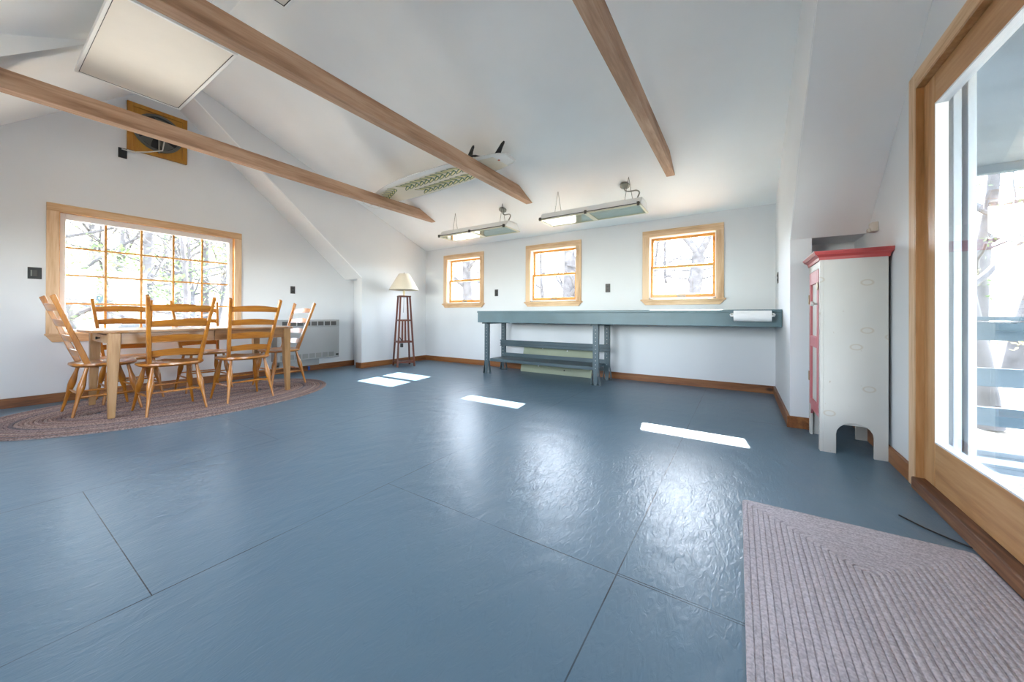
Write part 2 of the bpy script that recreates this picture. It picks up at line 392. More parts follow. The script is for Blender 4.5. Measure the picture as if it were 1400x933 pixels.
# front walls (behind the camera) with two unseen bay windows added for daylight
ADDED_FW=[(-4.08,-2.75,.95,1.95),(-2.6,-1.25,.95,1.95)]
w=MB().wall(-4.2,XD,0,2.12,ADDED_FW,'Y',YF-.14,YF); w.box(XG,-4.2,YF-.14,YF,0,1.56)
struct(w.build('wall_front',M['wall']))
# ceiling slopes
c=MB()
def slab(x0,x1,pts,t=T):
    (ya,za),(yb,zb)=pts
    c.prism([(ya,za),(yb,zb),(yb,zb+t),(ya,za+t)],'X',x0,x1)
slab(XG-.16,XL-.002,[(1.253,zs(1.253)),(YK,HK)])
slab(XR+.002,XD+.14,[(1.253,zs(1.253)),(YK,HK)])
slab(XG-.16,-4.202,[(YF-.14,zf(YF-.14)),(RIDGE,zf(RIDGE))])
slab(-4.2,XD+.14,[(.6,zf(.6)),(RIDGE,zf(RIDGE))])
slab(-4.2,XD+.14,[(YF-.14,zfd(YF-.14)),(.602,zfd(.602))])
c.prism([(YF,zf(YF)),(.6,zf(.6)),(YF,zfd(YF)+.02)],'X',-4.32,-4.2)
EAVE=.20
c.prism([(RIDGE-.0,zd(RIDGE)),(YB+EAVE,zd(YB+EAVE)),(YB+EAVE,zd(YB+EAVE)+.12),(RIDGE,zd(RIDGE)+.16)],'X',XL-TK,XR+TK)
struct(c.build('ceiling',M['ceil']))
# exterior roof covering (keeps daylight out above the slabs)

# baseboards
BH,BT=.092,.02
struct(MB().box(XL,XR,YB-BT,YB,0,BH).build('baseboard_back',M['base'],bevel=.002))
b=MB().box(XG,XG+BT,YF,3.83,0,BH); struct(b.build('baseboard_left',M['baseY'],bevel=.002))
b=MB().box(XL,XL+BT,YK-BT,YB-BT,0,BH).box(XL-TK,XL,YK-BT,YK,0,BH); struct(b.build('baseboard_bay_left',M['baseY'],bevel=.002))
b=MB().box(XR-BT,XR,YK-BT,YB-BT,0,BH).box(XR,XR+TK-.015,YK-BT,YK,0,BH); struct(b.build('baseboard_bay_right',M['baseY'],bevel=.002))
b=MB().box(XD-BT,XD,DY1+.078,4.0,0,BH); struct(b.build('baseboard_right',M['baseY'],bevel=.002))

# ------------------------------------------------------------------ back windows (double hung)
def back_window(n,x0,x1):
    t=thing('window_%d'%n,None,None,((x0+x1)/2,YB,0)); struct(t)
    h=(x1-x0)/2; cw=.085
    f=MB().box(-h,-h+cw,-.022,0,1.125,2.068-cw).box(h-cw,h,-.022,0,1.125,2.068-cw); f.build('side_casing',M['pineZ'],t,bevel=.002)
    MB().box(-h,h,-.022,0,2.068-cw,2.068).build('head_casing',M['pineX'],t,bevel=.002)
    # stool and mitred apron
    s=MB().box(-h-.02,h+.02,-.045,.0,1.108,1.130); s.prism([(-h-.012,1.110),(h+.012,1.110),(h-.04,1.052),(-h+.04,1.052)],'Y',-.03,0)
    s.build('window_sill',M['pineX'],t,bevel=.002)
    a=h-.075  # opening half width
    j=MB().box(-a,-a+.02,0,.15,OZ0-.008,OZ1).box(a-.02,a,0,.15,OZ0-.008,OZ1).box(-a,a,0,.15,OZ1-.02,OZ1).box(-a,a,0,.16,OZ0-.012,OZ0+.012)
    j.build('jamb_liner',M['liner'],t)
    i=a-.02; zm=(OZ0+OZ1)/2+.0
    def sash(y0,y1,z0,z1,nm,bot):
        st=.034
        s=MB().box(-i,-i+st,y0,y1,z0,z1).box(i-st,i,y0,y1,z0,z1).box(-i+st,i-st,y0,y1,z1-st,z1).box(-i+st,i-st,y0,y1,z0,z0+bot)
        o=s.build(nm,M['sash'],t,bevel=.003)
        MB().box(-i+st,i-st,(y0+y1)/2-.002,(y0+y1)/2+.002,z0+bot,z1-st).build('glass_pane',M['glass'],o)
        return o
    sash(.088,.118,zm-.015,OZ1-.02,'upper_sash',.034)
    lo=sash(.050,.082,OZ0+.012,zm+.019,'lower_sash',.045)
    MB().box(-.05,.05,.040,.052,OZ0+.022,OZ0+.036).box(-.05,-.04,.036,.05,OZ0+.022,OZ0+.040).box(.04,.05,.036,.05,OZ0+.022,OZ0+.040).build('sash_lift',M['conduit'],lo,bevel=.002)
for n,(a,b_) in enumerate(WX,1): back_window(n,a,b_)

# left gable picture window (20 panes)
t=thing('window_4',None,None,(XG,(GY0+GY1)/2,0)); struct(t)
h=(GY1-GY0)/2; cw=.082
MB().box(0,.022,-h,-h+cw,.70,2.033-cw).box(0,.022,h-cw,h,.70,2.033-cw).build('side_casing',M['pineZ'],t,bevel=.002)
MB().box(0,.022,-h,h,2.033-cw,2.033).build('head_casing',M['pineY'],t,bevel=.002)
s=MB().box(0,.032,-h-.008,h+.008,.686,.702); s.prism([(-h-.004,.686),(h+.004,.686),(h-.04,.615),(-h+.04,.615)],'X',0,.026)
s.build('window_sill',M['pineY'],t,bevel=.002)
a=h-.075
MB().box(-.06,.0,-a-.002,-a+.012,.70,1.965).box(-.06,.0,a-.012,a+.002,.70,1.965).box(-.06,.0,-a,a,1.953,1.967).box(-.06,0,-a,a,.695,.708).build('inner_stop',M['sash'],t)
yc=(GY0+GY1)/2
g0,g1=.573-yc,1.975-yc; z0,z1=.735,1.890
MB().box(-.10,-.035,-a+.012,g0,.708,1.953).box(-.10,-.035,g1,a-.012,.708,1.953).box(-.10,-.035,g0,g1,z1,1.953).box(-.10,-.035,g0,g1,.708,z0).build('window_frame',M['vinyl'],t,bevel=.004)
g=MB()
for k in range(1,5):
    y=g0+(g1-g0)*k/5; g.box(-.078,-.058,y-.010,y+.010,z0,z1)
for zz in (1.602,1.313,1.012): g.box(-.077,-.059,g0,g1,zz-.009,zz+.009)
g.build('muntin_grid',M['sash'],t)
MB().box(-.072,-.066,g0,g1,z0,z1).build('glass_pane',M['glass'],t)
# assumed front bay windows behind the camera, added to let in more daylight
for n,(a,b_,z0,z1) in enumerate(ADDED_FW,5):
    t=thing('window_%d'%n,None,None,((a+b_)/2,YF,0)); struct(t); h=(b_-a)/2
    MB().box(-h-.08,-h,0,.02,z0-.08,z1+.08).box(h,h+.08,0,.02,z0-.08,z1+.08).box(-h,h,0,.02,z1,z1+.08).box(-h-.1,h+.1,0,.05,z0-.08,z0).build('casing',M['pineX'],t)
    MB().box(-h,-h+.04,-.1,-.06,z0,z1).box(h-.04,h,-.1,-.06,z0,z1).box(-h,h,-.1,-.06,z1-.04,z1).box(-h,h,-.1,-.06,z0,z0+.05).box(-h,h,-.1,-.06,(z0+z1)/2-.02,(z0+z1)/2+.02).build('sash',M['sash'],t)
    MB().box(-h+.04,h-.04,-.083,-.079,z0+.05,z1-.04).build('glass_pane',M['glass'],t)

# ------------------------------------------------------------------ patio door
t=thing('door_1',None,None,(XD,DY1,0)); struct(t)
W=DY1-DY0
MB().box(-.022,0,0,.078,0,DZ+.075).box(-.022,0,-W-.078,-W,0,DZ+.075).build('door_casing',M['pineZ'],t,bevel=.002)
MB().box(-.022,0,-W,0,DZ-.0,DZ+.075).build('head_casing',M['pineY'],t,bevel=.002)
MB().box(-.021,.052,-.012,0.0,.0,DZ).box(-.021,.052,-W,-W+.012,0,DZ).box(-.021,.052,-W,0,DZ-.012,DZ).build('door_jamb',M['doorwood'],t)
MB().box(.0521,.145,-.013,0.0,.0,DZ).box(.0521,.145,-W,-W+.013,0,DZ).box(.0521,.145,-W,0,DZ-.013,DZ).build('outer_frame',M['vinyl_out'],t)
s=MB().box(-.035,.14,-W,0,0,.062); s.build('door_threshold',M['thresh'],t,bevel=.006)
def leaf(x,y1,y0,nm):
    st=.125
    s=MB().box(x,x+.042,y1-st,y1,.066,DZ-.014).box(x,x+.042,y0,y0+st,.066,DZ-.014)
    o=s.build(nm,M['doorwood'],t,bevel=.004)
    MB().box(x,x+.042,y0+st,y1-st,.066,.282).box(x,x+.042,y0+st,y1-st,DZ-.16,DZ-.014).build('door_rail',M['doorwoodY'],o,bevel=.004)
    MB().box(x-.0005,x+.0425,y1-st-.008,y1-st,.282,DZ-.16).box(x,x+.0425,y0+st,y0+st+.008,.282,DZ-.16).box(x,x+.0425,y0+st,y1-st,.282,.290).box(x,x+.0425,y0+st,y1-st,DZ-.168,DZ-.16).build('glazing_stop',M['vinyl'],o)
    MB().box(x+.02,x+.026,y0+st,y1-st,.284,DZ-.162).build('glass_pane',M['doorglass'],o)
    return o
leaf(.008,-.012,-.985,'sliding_door_panel')
leaf(.056,-.90,-W+.012,'fixed_door_panel')
# exterior white jamb and screen track
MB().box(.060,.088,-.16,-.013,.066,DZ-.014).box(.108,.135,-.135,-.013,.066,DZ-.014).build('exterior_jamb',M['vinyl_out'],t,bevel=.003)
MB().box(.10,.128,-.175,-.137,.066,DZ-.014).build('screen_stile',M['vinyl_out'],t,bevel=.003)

# ------------------------------------------------------------------ beams
def beam(x0,x1,y0a,y0b,label):
    m=MB().prism([(y0a,2.5),(4.373,2.5),(4.005,2.64),(y0b,2.64)],'X',-(x1-x0)/2,(x1-x0)/2)
    o=m.build('ceiling_beam',M['beam'],bevel=.003,loc=((x0+x1)/2,0,0)); tag(o,label,'beam','exposed ceiling ties')
beam(-4.485,-4.385,-.03,.13,'brown wooden tie beam nearest the gable wall, crossing in front of the fan')
beam(-2.59,-2.485,-.40,-.145,'middle brown wooden tie beam, passing under the tail of the surfboard')
beam(-.722,-.632,-.40,-.145,'brown wooden tie beam on the right, above the empty floor and nothing resting on it')

# ------------------------------------------------------------------ ceiling light panels
def panel(x0,x1,label):
    y0,y1,z=.45,1.06,2.76
    t=thing('light_panel',label,'ceiling light',((x0+x1)/2,(y0+y1)/2,z),0,'flat fluorescent ceiling panels')
    hx,hy=(x1-x0)/2,(y1-y0)/2
    MB().box(-hx+.012,hx-.012,-hy+.012,hy-.012,.022,.085).build('housing',M['white'],t,bevel=.004)
    MB().box(-hx,hx,-hy,-hy+.018,0,.020).box(-hx,hx,hy-.018,hy,0,.020).box(-hx,-hx+.018,-hy+.018,hy-.018,0,.020).box(hx-.018,hx,-hy+.018,hy-.018,0,.020).build('lens_frame',M['white'],t,bevel=.002)
    MB().box(-hx+.022,hx-.022,-hy+.022,hy-.022,.006,.011).build('lens',M['lens'],t)
    MB().box(-hx+.018,-hx+.022,-hy+.018,hy-.018,.004,.012).box(hx-.022,hx-.018,-hy+.018,hy-.018,.004,.012).box(-hx+.022,hx-.022,-hy+.018,-hy+.022,.004,.012).box(-hx+.022,hx-.022,hy-.022,hy-.018,.004,.012).build('dark_gap_line',M['black'],t)  # black strips stand in for the dark gap around the lens
    for sx in (-1,1):
        for y in (-.12,.2):
            yy=.755+y; top=min(zf(yy),zd(yy))-z
            MB().tube([(sx*(hx-.15),y,.083),(sx*(hx-.15),y,top+.01)],.004,6).build('hanger_rod',M['white'],t)
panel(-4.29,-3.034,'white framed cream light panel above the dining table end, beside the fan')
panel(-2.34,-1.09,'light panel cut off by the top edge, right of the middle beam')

# ------------------------------------------------------------------ hanging industrial fixtures
def fixture(xc,yc,label,ln=1.27):
    z=2.15; t=thing('hanging_light_fixture',label,'light fixture',(xc,yc,z),0,'shop lights hung over the workbench')
    h=ln/2; w=.19; tw=.11; H=.095
    # shell: end plates + sloping reflector sides
    m=MB()
    prof=[(-w,0.0),(-tw,H),(tw,H),(w,0.0)]
    pin=[(-w+.006,0),(-tw+.004,H-.006),(tw-.004,H-.006),(w-.006,0)]
    for i in range(3):
        m.prism([prof[i],prof[i+1],pin[i+1],pin[i]],'X',-h,h)
    m.prism(prof,'X',-h,-h+.008); m.prism(prof,'X',h-.008,h)
    m.build('reflector',M['white'],t,bevel=.001)
    MB().box(-h-.006,h+.006,-w-.006,-w+.012,-.014,0).box(-h-.006,h+.006,w-.012,w+.006,-.014,0).box(-h-.006,-h+.02,-w,w,-.014,0).box(h-.02,h+.006,-w,w,-.014,0).box(-.03,.03,-w+.01,w-.01,-.014,.0).build('lens_frame',M['cream'],t,bevel=.002)
    MB().box(-h+.02,h-.02,-w+.012,w-.012,-.008,-.004).build('lens',M['lensglass'],t)
    MB().tube([(-h+.05,-.07,.04),(h-.05,-.07,.04)],.018,10).build('fluorescent_tube',M['liner'],t)
    MB().tube([(-h+.05,.07,.04),(h-.05,.07,.04)],.018,10).build('fluorescent_tube',M['liner'],t)
    MB().tube([(-h,-w-.012,.004),(h,-w-.012,.004)],.005,6).build('hinge_rod',M['darkwire'],t)
    for x in (-h+.02,0,h-.02): MB().box(x-.014,x+.014,-w-.022,-w+.0,-.02,.022).build('latch',M['darkwire'],t,bevel=.002)
    for sx in (-1,1):
        yt=0; zt=zd(yc+0)-z
        MB().tube([(sx*h*.72-.05,0,H),(sx*h*.72,0,zt-.005)],.0025,5).tube([(sx*h*.72+.05,0,H),(sx*h*.72,0,zt-.005)],.0025,5).build('hanging_chain',M['darkwire'],t)
    # canopy + flexible conduit
    ry=.12; rx=h*.60
    cz=zd(yc+ry)-z
    n=Vector((0,.38,1)).normalized()
    can=MB().lathe([(.058,-.004),(.058,-.02),(.03,-.032)],(0,0,0),18).build('canopy',M['conduit'],t,smooth=True)
    can.location=(rx,ry,cz); can.rotation_euler=(-math.atan(.38),0,0)
    P=[(rx,ry,cz-.03),(rx+.005,ry,cz-.07),(rx+.06,ry-.03,cz-.10),(rx+.15,ry-.05,cz-.11),(rx+.19,ry-.08,cz-.15),(rx+.18,ry-.10,cz-.2),(rx+.165,ry-.12,H)]
    # smooth the path
    Q=[]
    for i in range(len(P)-1):
        p0=Vector(P[max(i-1,0)]);p1=Vector(P[i]);p2=Vector(P[i+1]);p3=Vector(P[min(i+2,len(P)-1)])
        for s_ in range(5):
            u=s_/5; Q.append(.5*((2*p1)+(p2-p0)*u+(2*p0-5*p1+4*p2-p3)*u*u+(3*p1-p0-3*p2+p3)*u**3))
    Q.append(Vector(P[-1]))
    MB().tube(Q,.008,8).build('conduit',M['conduit'],t,smooth=True)
fixture(-3.385,4.26,'white hanging shop light on the left, over the end of the workbench')
fixture(-1.575,4.25,'larger looking white hanging shop light on the right, between the two bigger windows')

# ------------------------------------------------------------------ fan in gable
t=thing('exhaust_fan','round black exhaust fan in an orange square plywood frame high on the gable wall','fan',(XG,1.257,2.788))
hw=.26; H=.553
MB().box(0,.03,-hw,-hw+.045,0,H).box(0,.03,hw-.045,hw,0,H).box(0,.03,-hw+.045,hw-.045,0,.045).box(0,.03,-hw+.045,hw-.045,H-.045,H).build('frame',M['fanbox'],t,bevel=.002)
# plywood face with a round hole
m=MB(); n=32; R=.205; q=hw-.045; cz=H/2
ring=[(R*cos(2*pi*k/n),R*sin(2*pi*k/n)) for k in range(n)]
def sq(a):
    c_,s_=cos(a),sin(a); f=q/max(abs(c_),abs(s_)); return (f*c_,f*s_*((H/2-.045)/q))
out=[sq(2*pi*k/n) for k in range(n)]
vs=[];fs=[]
for x in (.004,.016):
    vs+=[(x,a,cz+b_) for a,b_ in ring]+[(x,a,cz+b_) for a,b_ in out]
for k in range(n):
    l=(k+1)%n
    fs+=[(2*n+k,3*n+k,3*n+l,2*n+l),(k,l,n+l,n+k),(k,2*n+k,2*n+l,l)]
m.add(vs,fs); m.build('face_board',M['fanbox'],t)
MB().lathe([(R+.012,.004),(R+.012,.045),(R-.012,.045),(R-.02,.004)],(0,0,cz),36,'X',caps=False).build('fan_ring',M['fanmetal'],t,smooth=True)
MB().lathe([(R+.005,.001),(R+.005,.003)],(0,0,cz),32,'X').build('dark_backing',M['black'],t)
m=MB()
for k in range(5):
    a0=2*pi*k/5; vs=[]
    for j in range(7):
        r=.05+.14*j/6
        for da,xx in ((-.32,.012),(.32,.034)):
            vs.append((xx,r*cos(a0+da+.25*j/6),cz+r*sin(a0+da+.25*j/6)))
    vs2=[(v[0]+.003,v[1],v[2]) for v in vs]
    nn=len(vs); F=[]
    for j in range(6): F+= [(2*j,2*j+1,2*j+3,2*j+2),(nn+2*j+2,nn+2*j+3,nn+2*j+1,nn+2*j)]
    m.add(vs+vs2,F)
m.build('fan_blades',M['fanmetal'],t,smooth=True)
MB().lathe([(.055,.02),(.06,.05),(.05,.10),(.02,.11)],(0,0,cz),20,'X').build('motor',M['fanmetal'],t,smooth=True)
m=MB()
for k in range(3):
    a=pi/6+2*pi*k/3; m.tube([(.045,.03*cos(a),cz+.03*sin(a)),(.045,(R+.03)*cos(a),cz+(R+.03)*sin(a))],.009,8)
m.build('motor_bracket',M['conduit'],t)
MB().tube([(.05,.05,cz-.05),(.08,.02,.07),(.07,-.10,.01),(.045,-.22,-.03),(.02,-.30,-.02)],.007,8).build('fan_cable',M['cord'],t,smooth=True)
tag(MB().box(0,.02,-.034,.034,-.055,.055).build('junction_box_cover',M['black'],bevel=.003,loc=(XG,.966,2.727)),'black square cover plate beside the fan cable on the gable wall','wall plate')

# ------------------------------------------------------------------ outlets and switches
def plate(name,label,cat,loc,axis,w,h,kind,mat):
    t=thing(name,label,cat,loc)
    def B(u0,u1,d0,d1,z0,z1):
        if axis=='-Y': return MB().box(u0,u1,-d1,-d0,z0,z1)
        if axis=='+X': return MB().box(d0,d1,u0,u1,z0,z1)
        return MB().box(-d1,-d0,u0,u1,z0,z1)
    B(-w/2,w/2,0,.006,-h/2,h/2).build('cover_plate',mat,t,bevel=.002)
    if kind=='outlet':
        for z in (-.024,.024): B(-.017,.017,.006,.010,z-.014,z+.014).build('socket',M['black'],t,bevel=.002)
    else:
        B(-.016,.016,.006,.012,-.03,.03).build('toggle',M['grille'],t,bevel=.003)
        B(-.024,-.018,.006,.009,-.03,.03).build('trim_line',M['conduit'],t)
plate('wall_switch','black wall switch plate left of the large gable window','switch',(XG,.378,1.307),'+X',.085,.115,'sw',M['black'])
plate('wall_outlet','dark wall outlet between the gable window and the grey heater','outlet',(XG,2.788,1.292),'+X',.068,.115,'outlet',M['brown'])
plate('wall_outlet','dark wall outlet right of the smallest looking back window','outlet',(-3.64,YB,1.305),'-Y',.072,.118,'outlet',M['brown'])
plate('wall_outlet','dark wall outlet between the middle and right back windows','outlet',(-1.64,YB,1.31),'-Y',.072,.125,'outlet',M['brown'])
plate('wall_outlet','dark wall outlet on the side wall right of the workbench end','outlet',(XR,4.777,1.32),'-X',.072,.118,'outlet',M['brown'])

t=thing('sensor','small beige box sensor mounted high on the wall above the cabinet','sensor',(XD,3.43,1.52))
MB().box(-.035,0,-.04,.04,-.03,.035).build('body',M['beige'],t,bevel=.006)
MB().box(-.05,-.035,-.015,.025,-.028,-.004).build('nose',M['beige'],t,bevel=.004)

# ------------------------------------------------------------------ dining chairs
def make_chair():
    r=thing('dining_chair','','dining chair')
    # saddle seat: superellipse outline, scooped top
    m=MB(); n=40; rings=7; hw,hd=.228,.205
    def outl(a,f):
        c_,s_=cos(a),sin(a); p=2.6
        rr=1/((abs(c_)**p+abs(s_)**p)**(1/p))
        return hw*f*rr*c_*(1.0+.04*s_), hd*f*rr*s_
    top=[];bot=[]
    vs=[(0,0,.438)];
    for k in range(1,rings+1):
        f=k/rings
        for j in range(n):
            a=2*pi*j/n; x,y=outl(a,f)
            z=.438+.018*min(1,f*1.15)**2*(1 if y<.05 else .75)+.012*max(0,y/hd)*(1-min(1,abs(x)/.09))*f
            if f==1: z-=.004
            vs.append((x,y,z))
    fs=[(0,1+j,1+(j+1)%n) for j in range(n)]
    for k in range(rings-1):
        for j in range(n): l=(j+1)%n; a0=1+k*n; fs.append((a0+j,a0+n+j,a0+n+l,a0+l))
    e=1+(rings-1)*n; base=len(vs)
    for j in range(n):
        x,y=outl(2*pi*j/n,1.01); vs.append((x,y,.436))
    for j in range(n):
        x,y=outl(2*pi*j/n,.93); vs.append((x,y,.420))
    vs.append((0,0,.418))
    for j in range(n):
        l=(j+1)%n
        fs+=[(e+j,base+j,base+l,e+l),(base+j,base+n+j,base+n+l,base+l),(base+n+j,base+2*n,base+n+l)]
    m.add(vs,fs); m.build('seat',M['oakX'],r,smooth=True)
    # legs: turned with swelling
    def leg(x0,y0,x1,y1):
        p0=Vector((x0,y0,.425)); p1=Vector((x1,y1,0.0)); k=14
        rad=[]
        for i in range(k+1):
            u=i/k
            rad.append(.0125+.0130*math.exp(-((u-.40)/.17)**2) - (.0035*max(0,(u-.75)/.25)))
        MB().tube([p0.lerp(p1,i/k) for i in range(k+1)],rad,12).build('leg',M['oak'],r,smooth=True)
    for sx in (-1,1):
        leg(sx*.150,.125,sx*.215,.205); leg(sx*.150,-.125,sx*.205,-.215)
    def at(p0,p1,z): u=(.425-z)/.425; return Vector((p0[0]+(p1[0]-p0[0])*u,p0[1]+(p1[1]-p0[1])*u,z))
    F=lambda sx,z: at((sx*.15,.125),(sx*.215,.205),z); B=lambda sx,z: at((sx*.15,-.125),(sx*.205,-.215),z)
    def st(a,b): 
        MB().tube([a,a.lerp(b,.3),a.lerp(b,.5),a.lerp(b,.7),b],[.0065,.009,.0105,.009,.0065],10).build('stretcher',M['oak'],r,smooth=True)
    st(B(-1,.195),B(1,.195)); st(F(-1,.215),F(1,.215)); st(B(-1,.165),F(-1,.165)); st(B(1,.165),F(1,.165))
    # back posts: flat, tapered, raked and flared
    def post(sx,z): 
        u=(z-.445)/.61; return Vector((sx*(.172+.053*u),-.125-.205*u,z))
    for sx in (-1,1):
        m=MB(); lv=[.425,.55,.75,.95,1.045]
        vs=[];fs=[]
        for i,z in enumerate(lv):
            p=post(sx,z); w=.0145-.002*(i/4); d=.019-.003*(i/4)+(.003 if i==1 else 0)
            for a,b_ in ((-w,-d),(w,-d),(w,d),(-w,d)):
                vs.append((p.x+a,p.y+b_,z+(.012 if (i==4 and b_>0) else (-.006 if i==4 else 0))))
        for i in range(len(lv)-1):
            for k in range(4): l=(k+1)%4; fs.append((i*4+k,i*4+l,(i+1)*4+l,(i+1)*4+k))
        fs+=[(3,2,1,0),tuple((len(lv)-1)*4+k for k in range(4))]
        m.add(vs,fs); m.build('back_post',M['oak'],r,bevel=.005)
    # four bowed, arched slats
    for z in (.545,.675,.81,.945):
        m=MB(); n=12; vs=[]; hgt=.066
        a=post(-1,z); b_=post(1,z)
        for i in range(n+1):
            u=i/n; x=a.x+(b_.x-a.x)*u; y=a.y-.028*(1-(2*u-1)**2)
            s_=1-(2*u-1)**2; arch=.016*(max(0,s_)**1.6); lo=.006*(1-s_)
            ztop=z+hgt*.32+arch; zbot=z-hgt*.45+lo*0+.004*s_
            lean=.205/.61
            for (dz,dy) in ((zbot,-.005),(ztop,-.005),(ztop,.005),(zbot,.005)):
                vs.append((x,y+dy-(dz-z)*lean,dz))
        fs=[]
        for i in range(n):
            for k in range(4): l=(k+1)%4; fs.append((i*4+k,i*4+l,(i+1)*4+l,(i+1)*4+k))
        fs+=[(3,2,1,0),tuple(n*4+k for k in range(4))]
        m.add(vs,fs); m.build('slat',M['oakX'],r,smooth=True)
    return r
RZ=.0125  # rug thickness carries the chairs
ch=make_chair()
spots=[(-4.51,1.06,pi/2,'ladder back oak chair in front of the table, left one of the two turned away'),
       (-4.51,1.635,pi/2,'ladder back oak chair in front of the table, right one of the two turned away'),
       (-5.43,.955,-pi/2,'oak chair behind the table with its back to the window, nearer the table drawer'),
       (-5.43,1.57,-pi/2,'oak chair behind the table with its back to the window, nearer the heater'),
       (-5.01,.71,.045,'oak chair at the drawer end of the table, seen from the side leaning left'),
       (-5.0,2.21,pi+.08,'oak chair at the far end of the table, in front of the grey heater')]
for i,(x,y,rz,lb) in enumerate(spots):
    o=ch if i==0 else copy_tree(ch)
    o.location=(x,y,RZ); o.rotation_euler=(0,0,rz); tag(o,lb,'dining chair','ladder back chairs around the table')

# ------------------------------------------------------------------ dining table
t=thing('dining_table','long honey coloured wooden extension table with tapered legs on the oval rug','table',(-4.93,1.385,RZ))
# top: two leaves, rounded ends
hx,y0,y1=.475,-.83,.83
def half(sg):
    pts=[(-hx,.001*sg)]
    n=14
    pts=[(-hx,.0015*sg),(-hx,.55*sg)]
    for k in range(1,n):
        a=pi-pi*k/n
        # superellipse end
        c_,s_=cos(a),sin(a); p=3.2; rr=1/((abs(c_)**p+abs(s_)**p)**(1/p))
        pts.append((hx*rr*c_,(.55+.28*rr*s_)*sg))
    pts+=[(hx,.55*sg),(hx,.0015*sg)]
    MB().prism(pts,'Z',.728,.75).build('tabletop_leaf',M['tab'],t,bevel=.005)
half(-1); half(1)
LX,LY=.40,.685
for sx in (-1,1):
    for sy in (-1,1):
        m=MB(); lv=[(0,.021),(.60,.036),(.728,.037)]; vs=[];fs=[]
        for i,(z,w) in enumerate(lv):
            cx=sx*(LX+.036-.036); cy=sy*LY
            # taper on the inner faces
            xo=sx*(LX+.037); yo=sy*(LY+.037)
            xi=xo-sx*2*w; yi=yo-sy*2*w
            vs+=[(min(xo,xi),min(yo,yi),z),(max(xo,xi),min(yo,yi),z),(max(xo,xi),max(yo,yi),z),(min(xo,xi),max(yo,yi),z)]
        for i in range(2):
            for k in range(4): l=(k+1)%4; fs.append((i*4+k,i*4+l,i*4+4+l,i*4+4+k))
        fs+=[(3,2,1,0),(8,9,10,11)]
        m.add(vs,fs); m.build('leg',M['tableg'],t,bevel=.004)
for sx in (-1,1):
    for (a,b_) in ((-LY+.037,-.004),(.004,LY-.037)):
        MB().box(min(sx*(LX+.025),sx*(LX+.003)),max(sx*(LX+.025),sx*(LX+.003)),a,b_,.628,.728).build('apron',M['tab'],t,bevel=.002)
MB().box(-LX+.037,LX-.037,LY+.003,LY+.025,.628,.728).build('apron',M['tab'],t,bevel=.002)
MB().box(-LX+.037,LX-.037,-LY-.012,-LY+.006,.71,.728).box(-LX+.037,LX-.037,-LY-.012,-LY+.006,.628,.634).build('drawer_rail',M['tableg'],t)
d=MB().box(-LX+.045,LX-.045,-LY-.024,-LY+.2,.637,.707).build('drawer',M['tableg'],t,bevel=.003)
MB().lathe([(.006,0),(.006,-.012),(.014,-.018),(.012,-.028)],(0,-LY-.024,.672),14,'Y').build('knob',M['black'],d,smooth=True)

# ------------------------------------------------------------------ rugs (braided loops)
def braid_oval(cx,cy,A,B,w,hh):
    m=MB(); k=0; n=96; random.seed(3)
    while A-w*k>w*.6:
        a=A-w*(k+.5); b_=B-w*(k+.5); 
        prof=[(-.5*w,.001),(-.36*w,hh*.75),(0,hh),(.36*w,hh*.75),(.5*w,.001)]
        vs=[];fs=[]
        for j in range(n):
            th=2*pi*j/n
            for o,z in prof: vs.append(((a+o)*cos(th),(b_+o)*sin(th),z))
        q=len(prof)
        for j in range(n):
            l=(j+1)%n
            for i in range(q-1): fs.append((j*q+i,l*q+i,l*q+i+1,j*q+i+1))
        m.add(vs,fs,0,(.5+.5*sin(k*1.7)+random.uniform(-.25,.25))%1.0); k+=1
    m.add([((A-.004)*cos(2*pi*j/n),(B-.004)*sin(2*pi*j/n),.0015) for j in range(n)],[tuple(range(n))],0,.3)
    return m
o=braid_oval(0,0,.93,1.35,.024,RZ).build('oval_rug',M['rug'],smooth=False,loc=(-4.86,1.30,0),attr='ring')
tag(o,'large oval braided rug in faded red and brown under the dining table','rug')
def braid_rect(x0,x1,y0,y1,w,hh):
    m=MB(); k=0; random.seed(5)
    while (x1-x0)/2-w*k>w*.6:
        prof=[(0,.001),(.14*w,hh*.8),(.5*w,hh),(.86*w,hh*.8),(w,.001)]
        q=len(prof); vs=[];fs=[]; rc=.022
        def pts(ins):
            X0,X1,Y0,Y1=x0+ins,x1-ins,y0+ins,y1-ins; r=max(.001,rc-ins*0.02)
            r=min(r,(X1-X0)/2*.99) if X1>X0 else .0005
            out=[]
            for (cx,cy,a0) in ((X1-r,Y1-r,0),(X0+r,Y1-r,90),(X0+r,Y0+r,180),(X1-r,Y0+r,270)):
                for s_ in (0,30,60,90):
                    a=radians(a0+s_); out.append((cx+r*cos(a),cy+r*sin(a)))
            # extra points along the long sides
            return out
        rows=[pts(w*k+o) for o,z in prof]; n=len(rows[0])
        for j in range(n):
            for i in range(q): vs.append((rows[i][j][0],rows[i][j][1],prof[i][1]))
        for j in range(n):
            l=(j+1)%n
            for i in range(q-1): fs.append((j*q+i,j*q+i+1,l*q+i+1,l*q+i))
        m.add(vs,fs,0,random.random()); k+=1
    m.add([(x0+.01,y0+.01,.0015),(x1-.01,y0+.01,.0015),(x1-.01,y1-.01,.0015),(x0+.01,y1-.01,.0015)],[(0,1,2,3)],0,.3)
    return m
o=braid_rect(-.373,.373,-1.1,1.1,.0195,.006).build('braided_rug',M['rug2'],loc=(.386,.985,0),attr='ring')
o.rotation_euler=(0,0,radians(0.4))
tag(o,'rectangular mauve braided rug on the floor beside the glass patio door','rug')
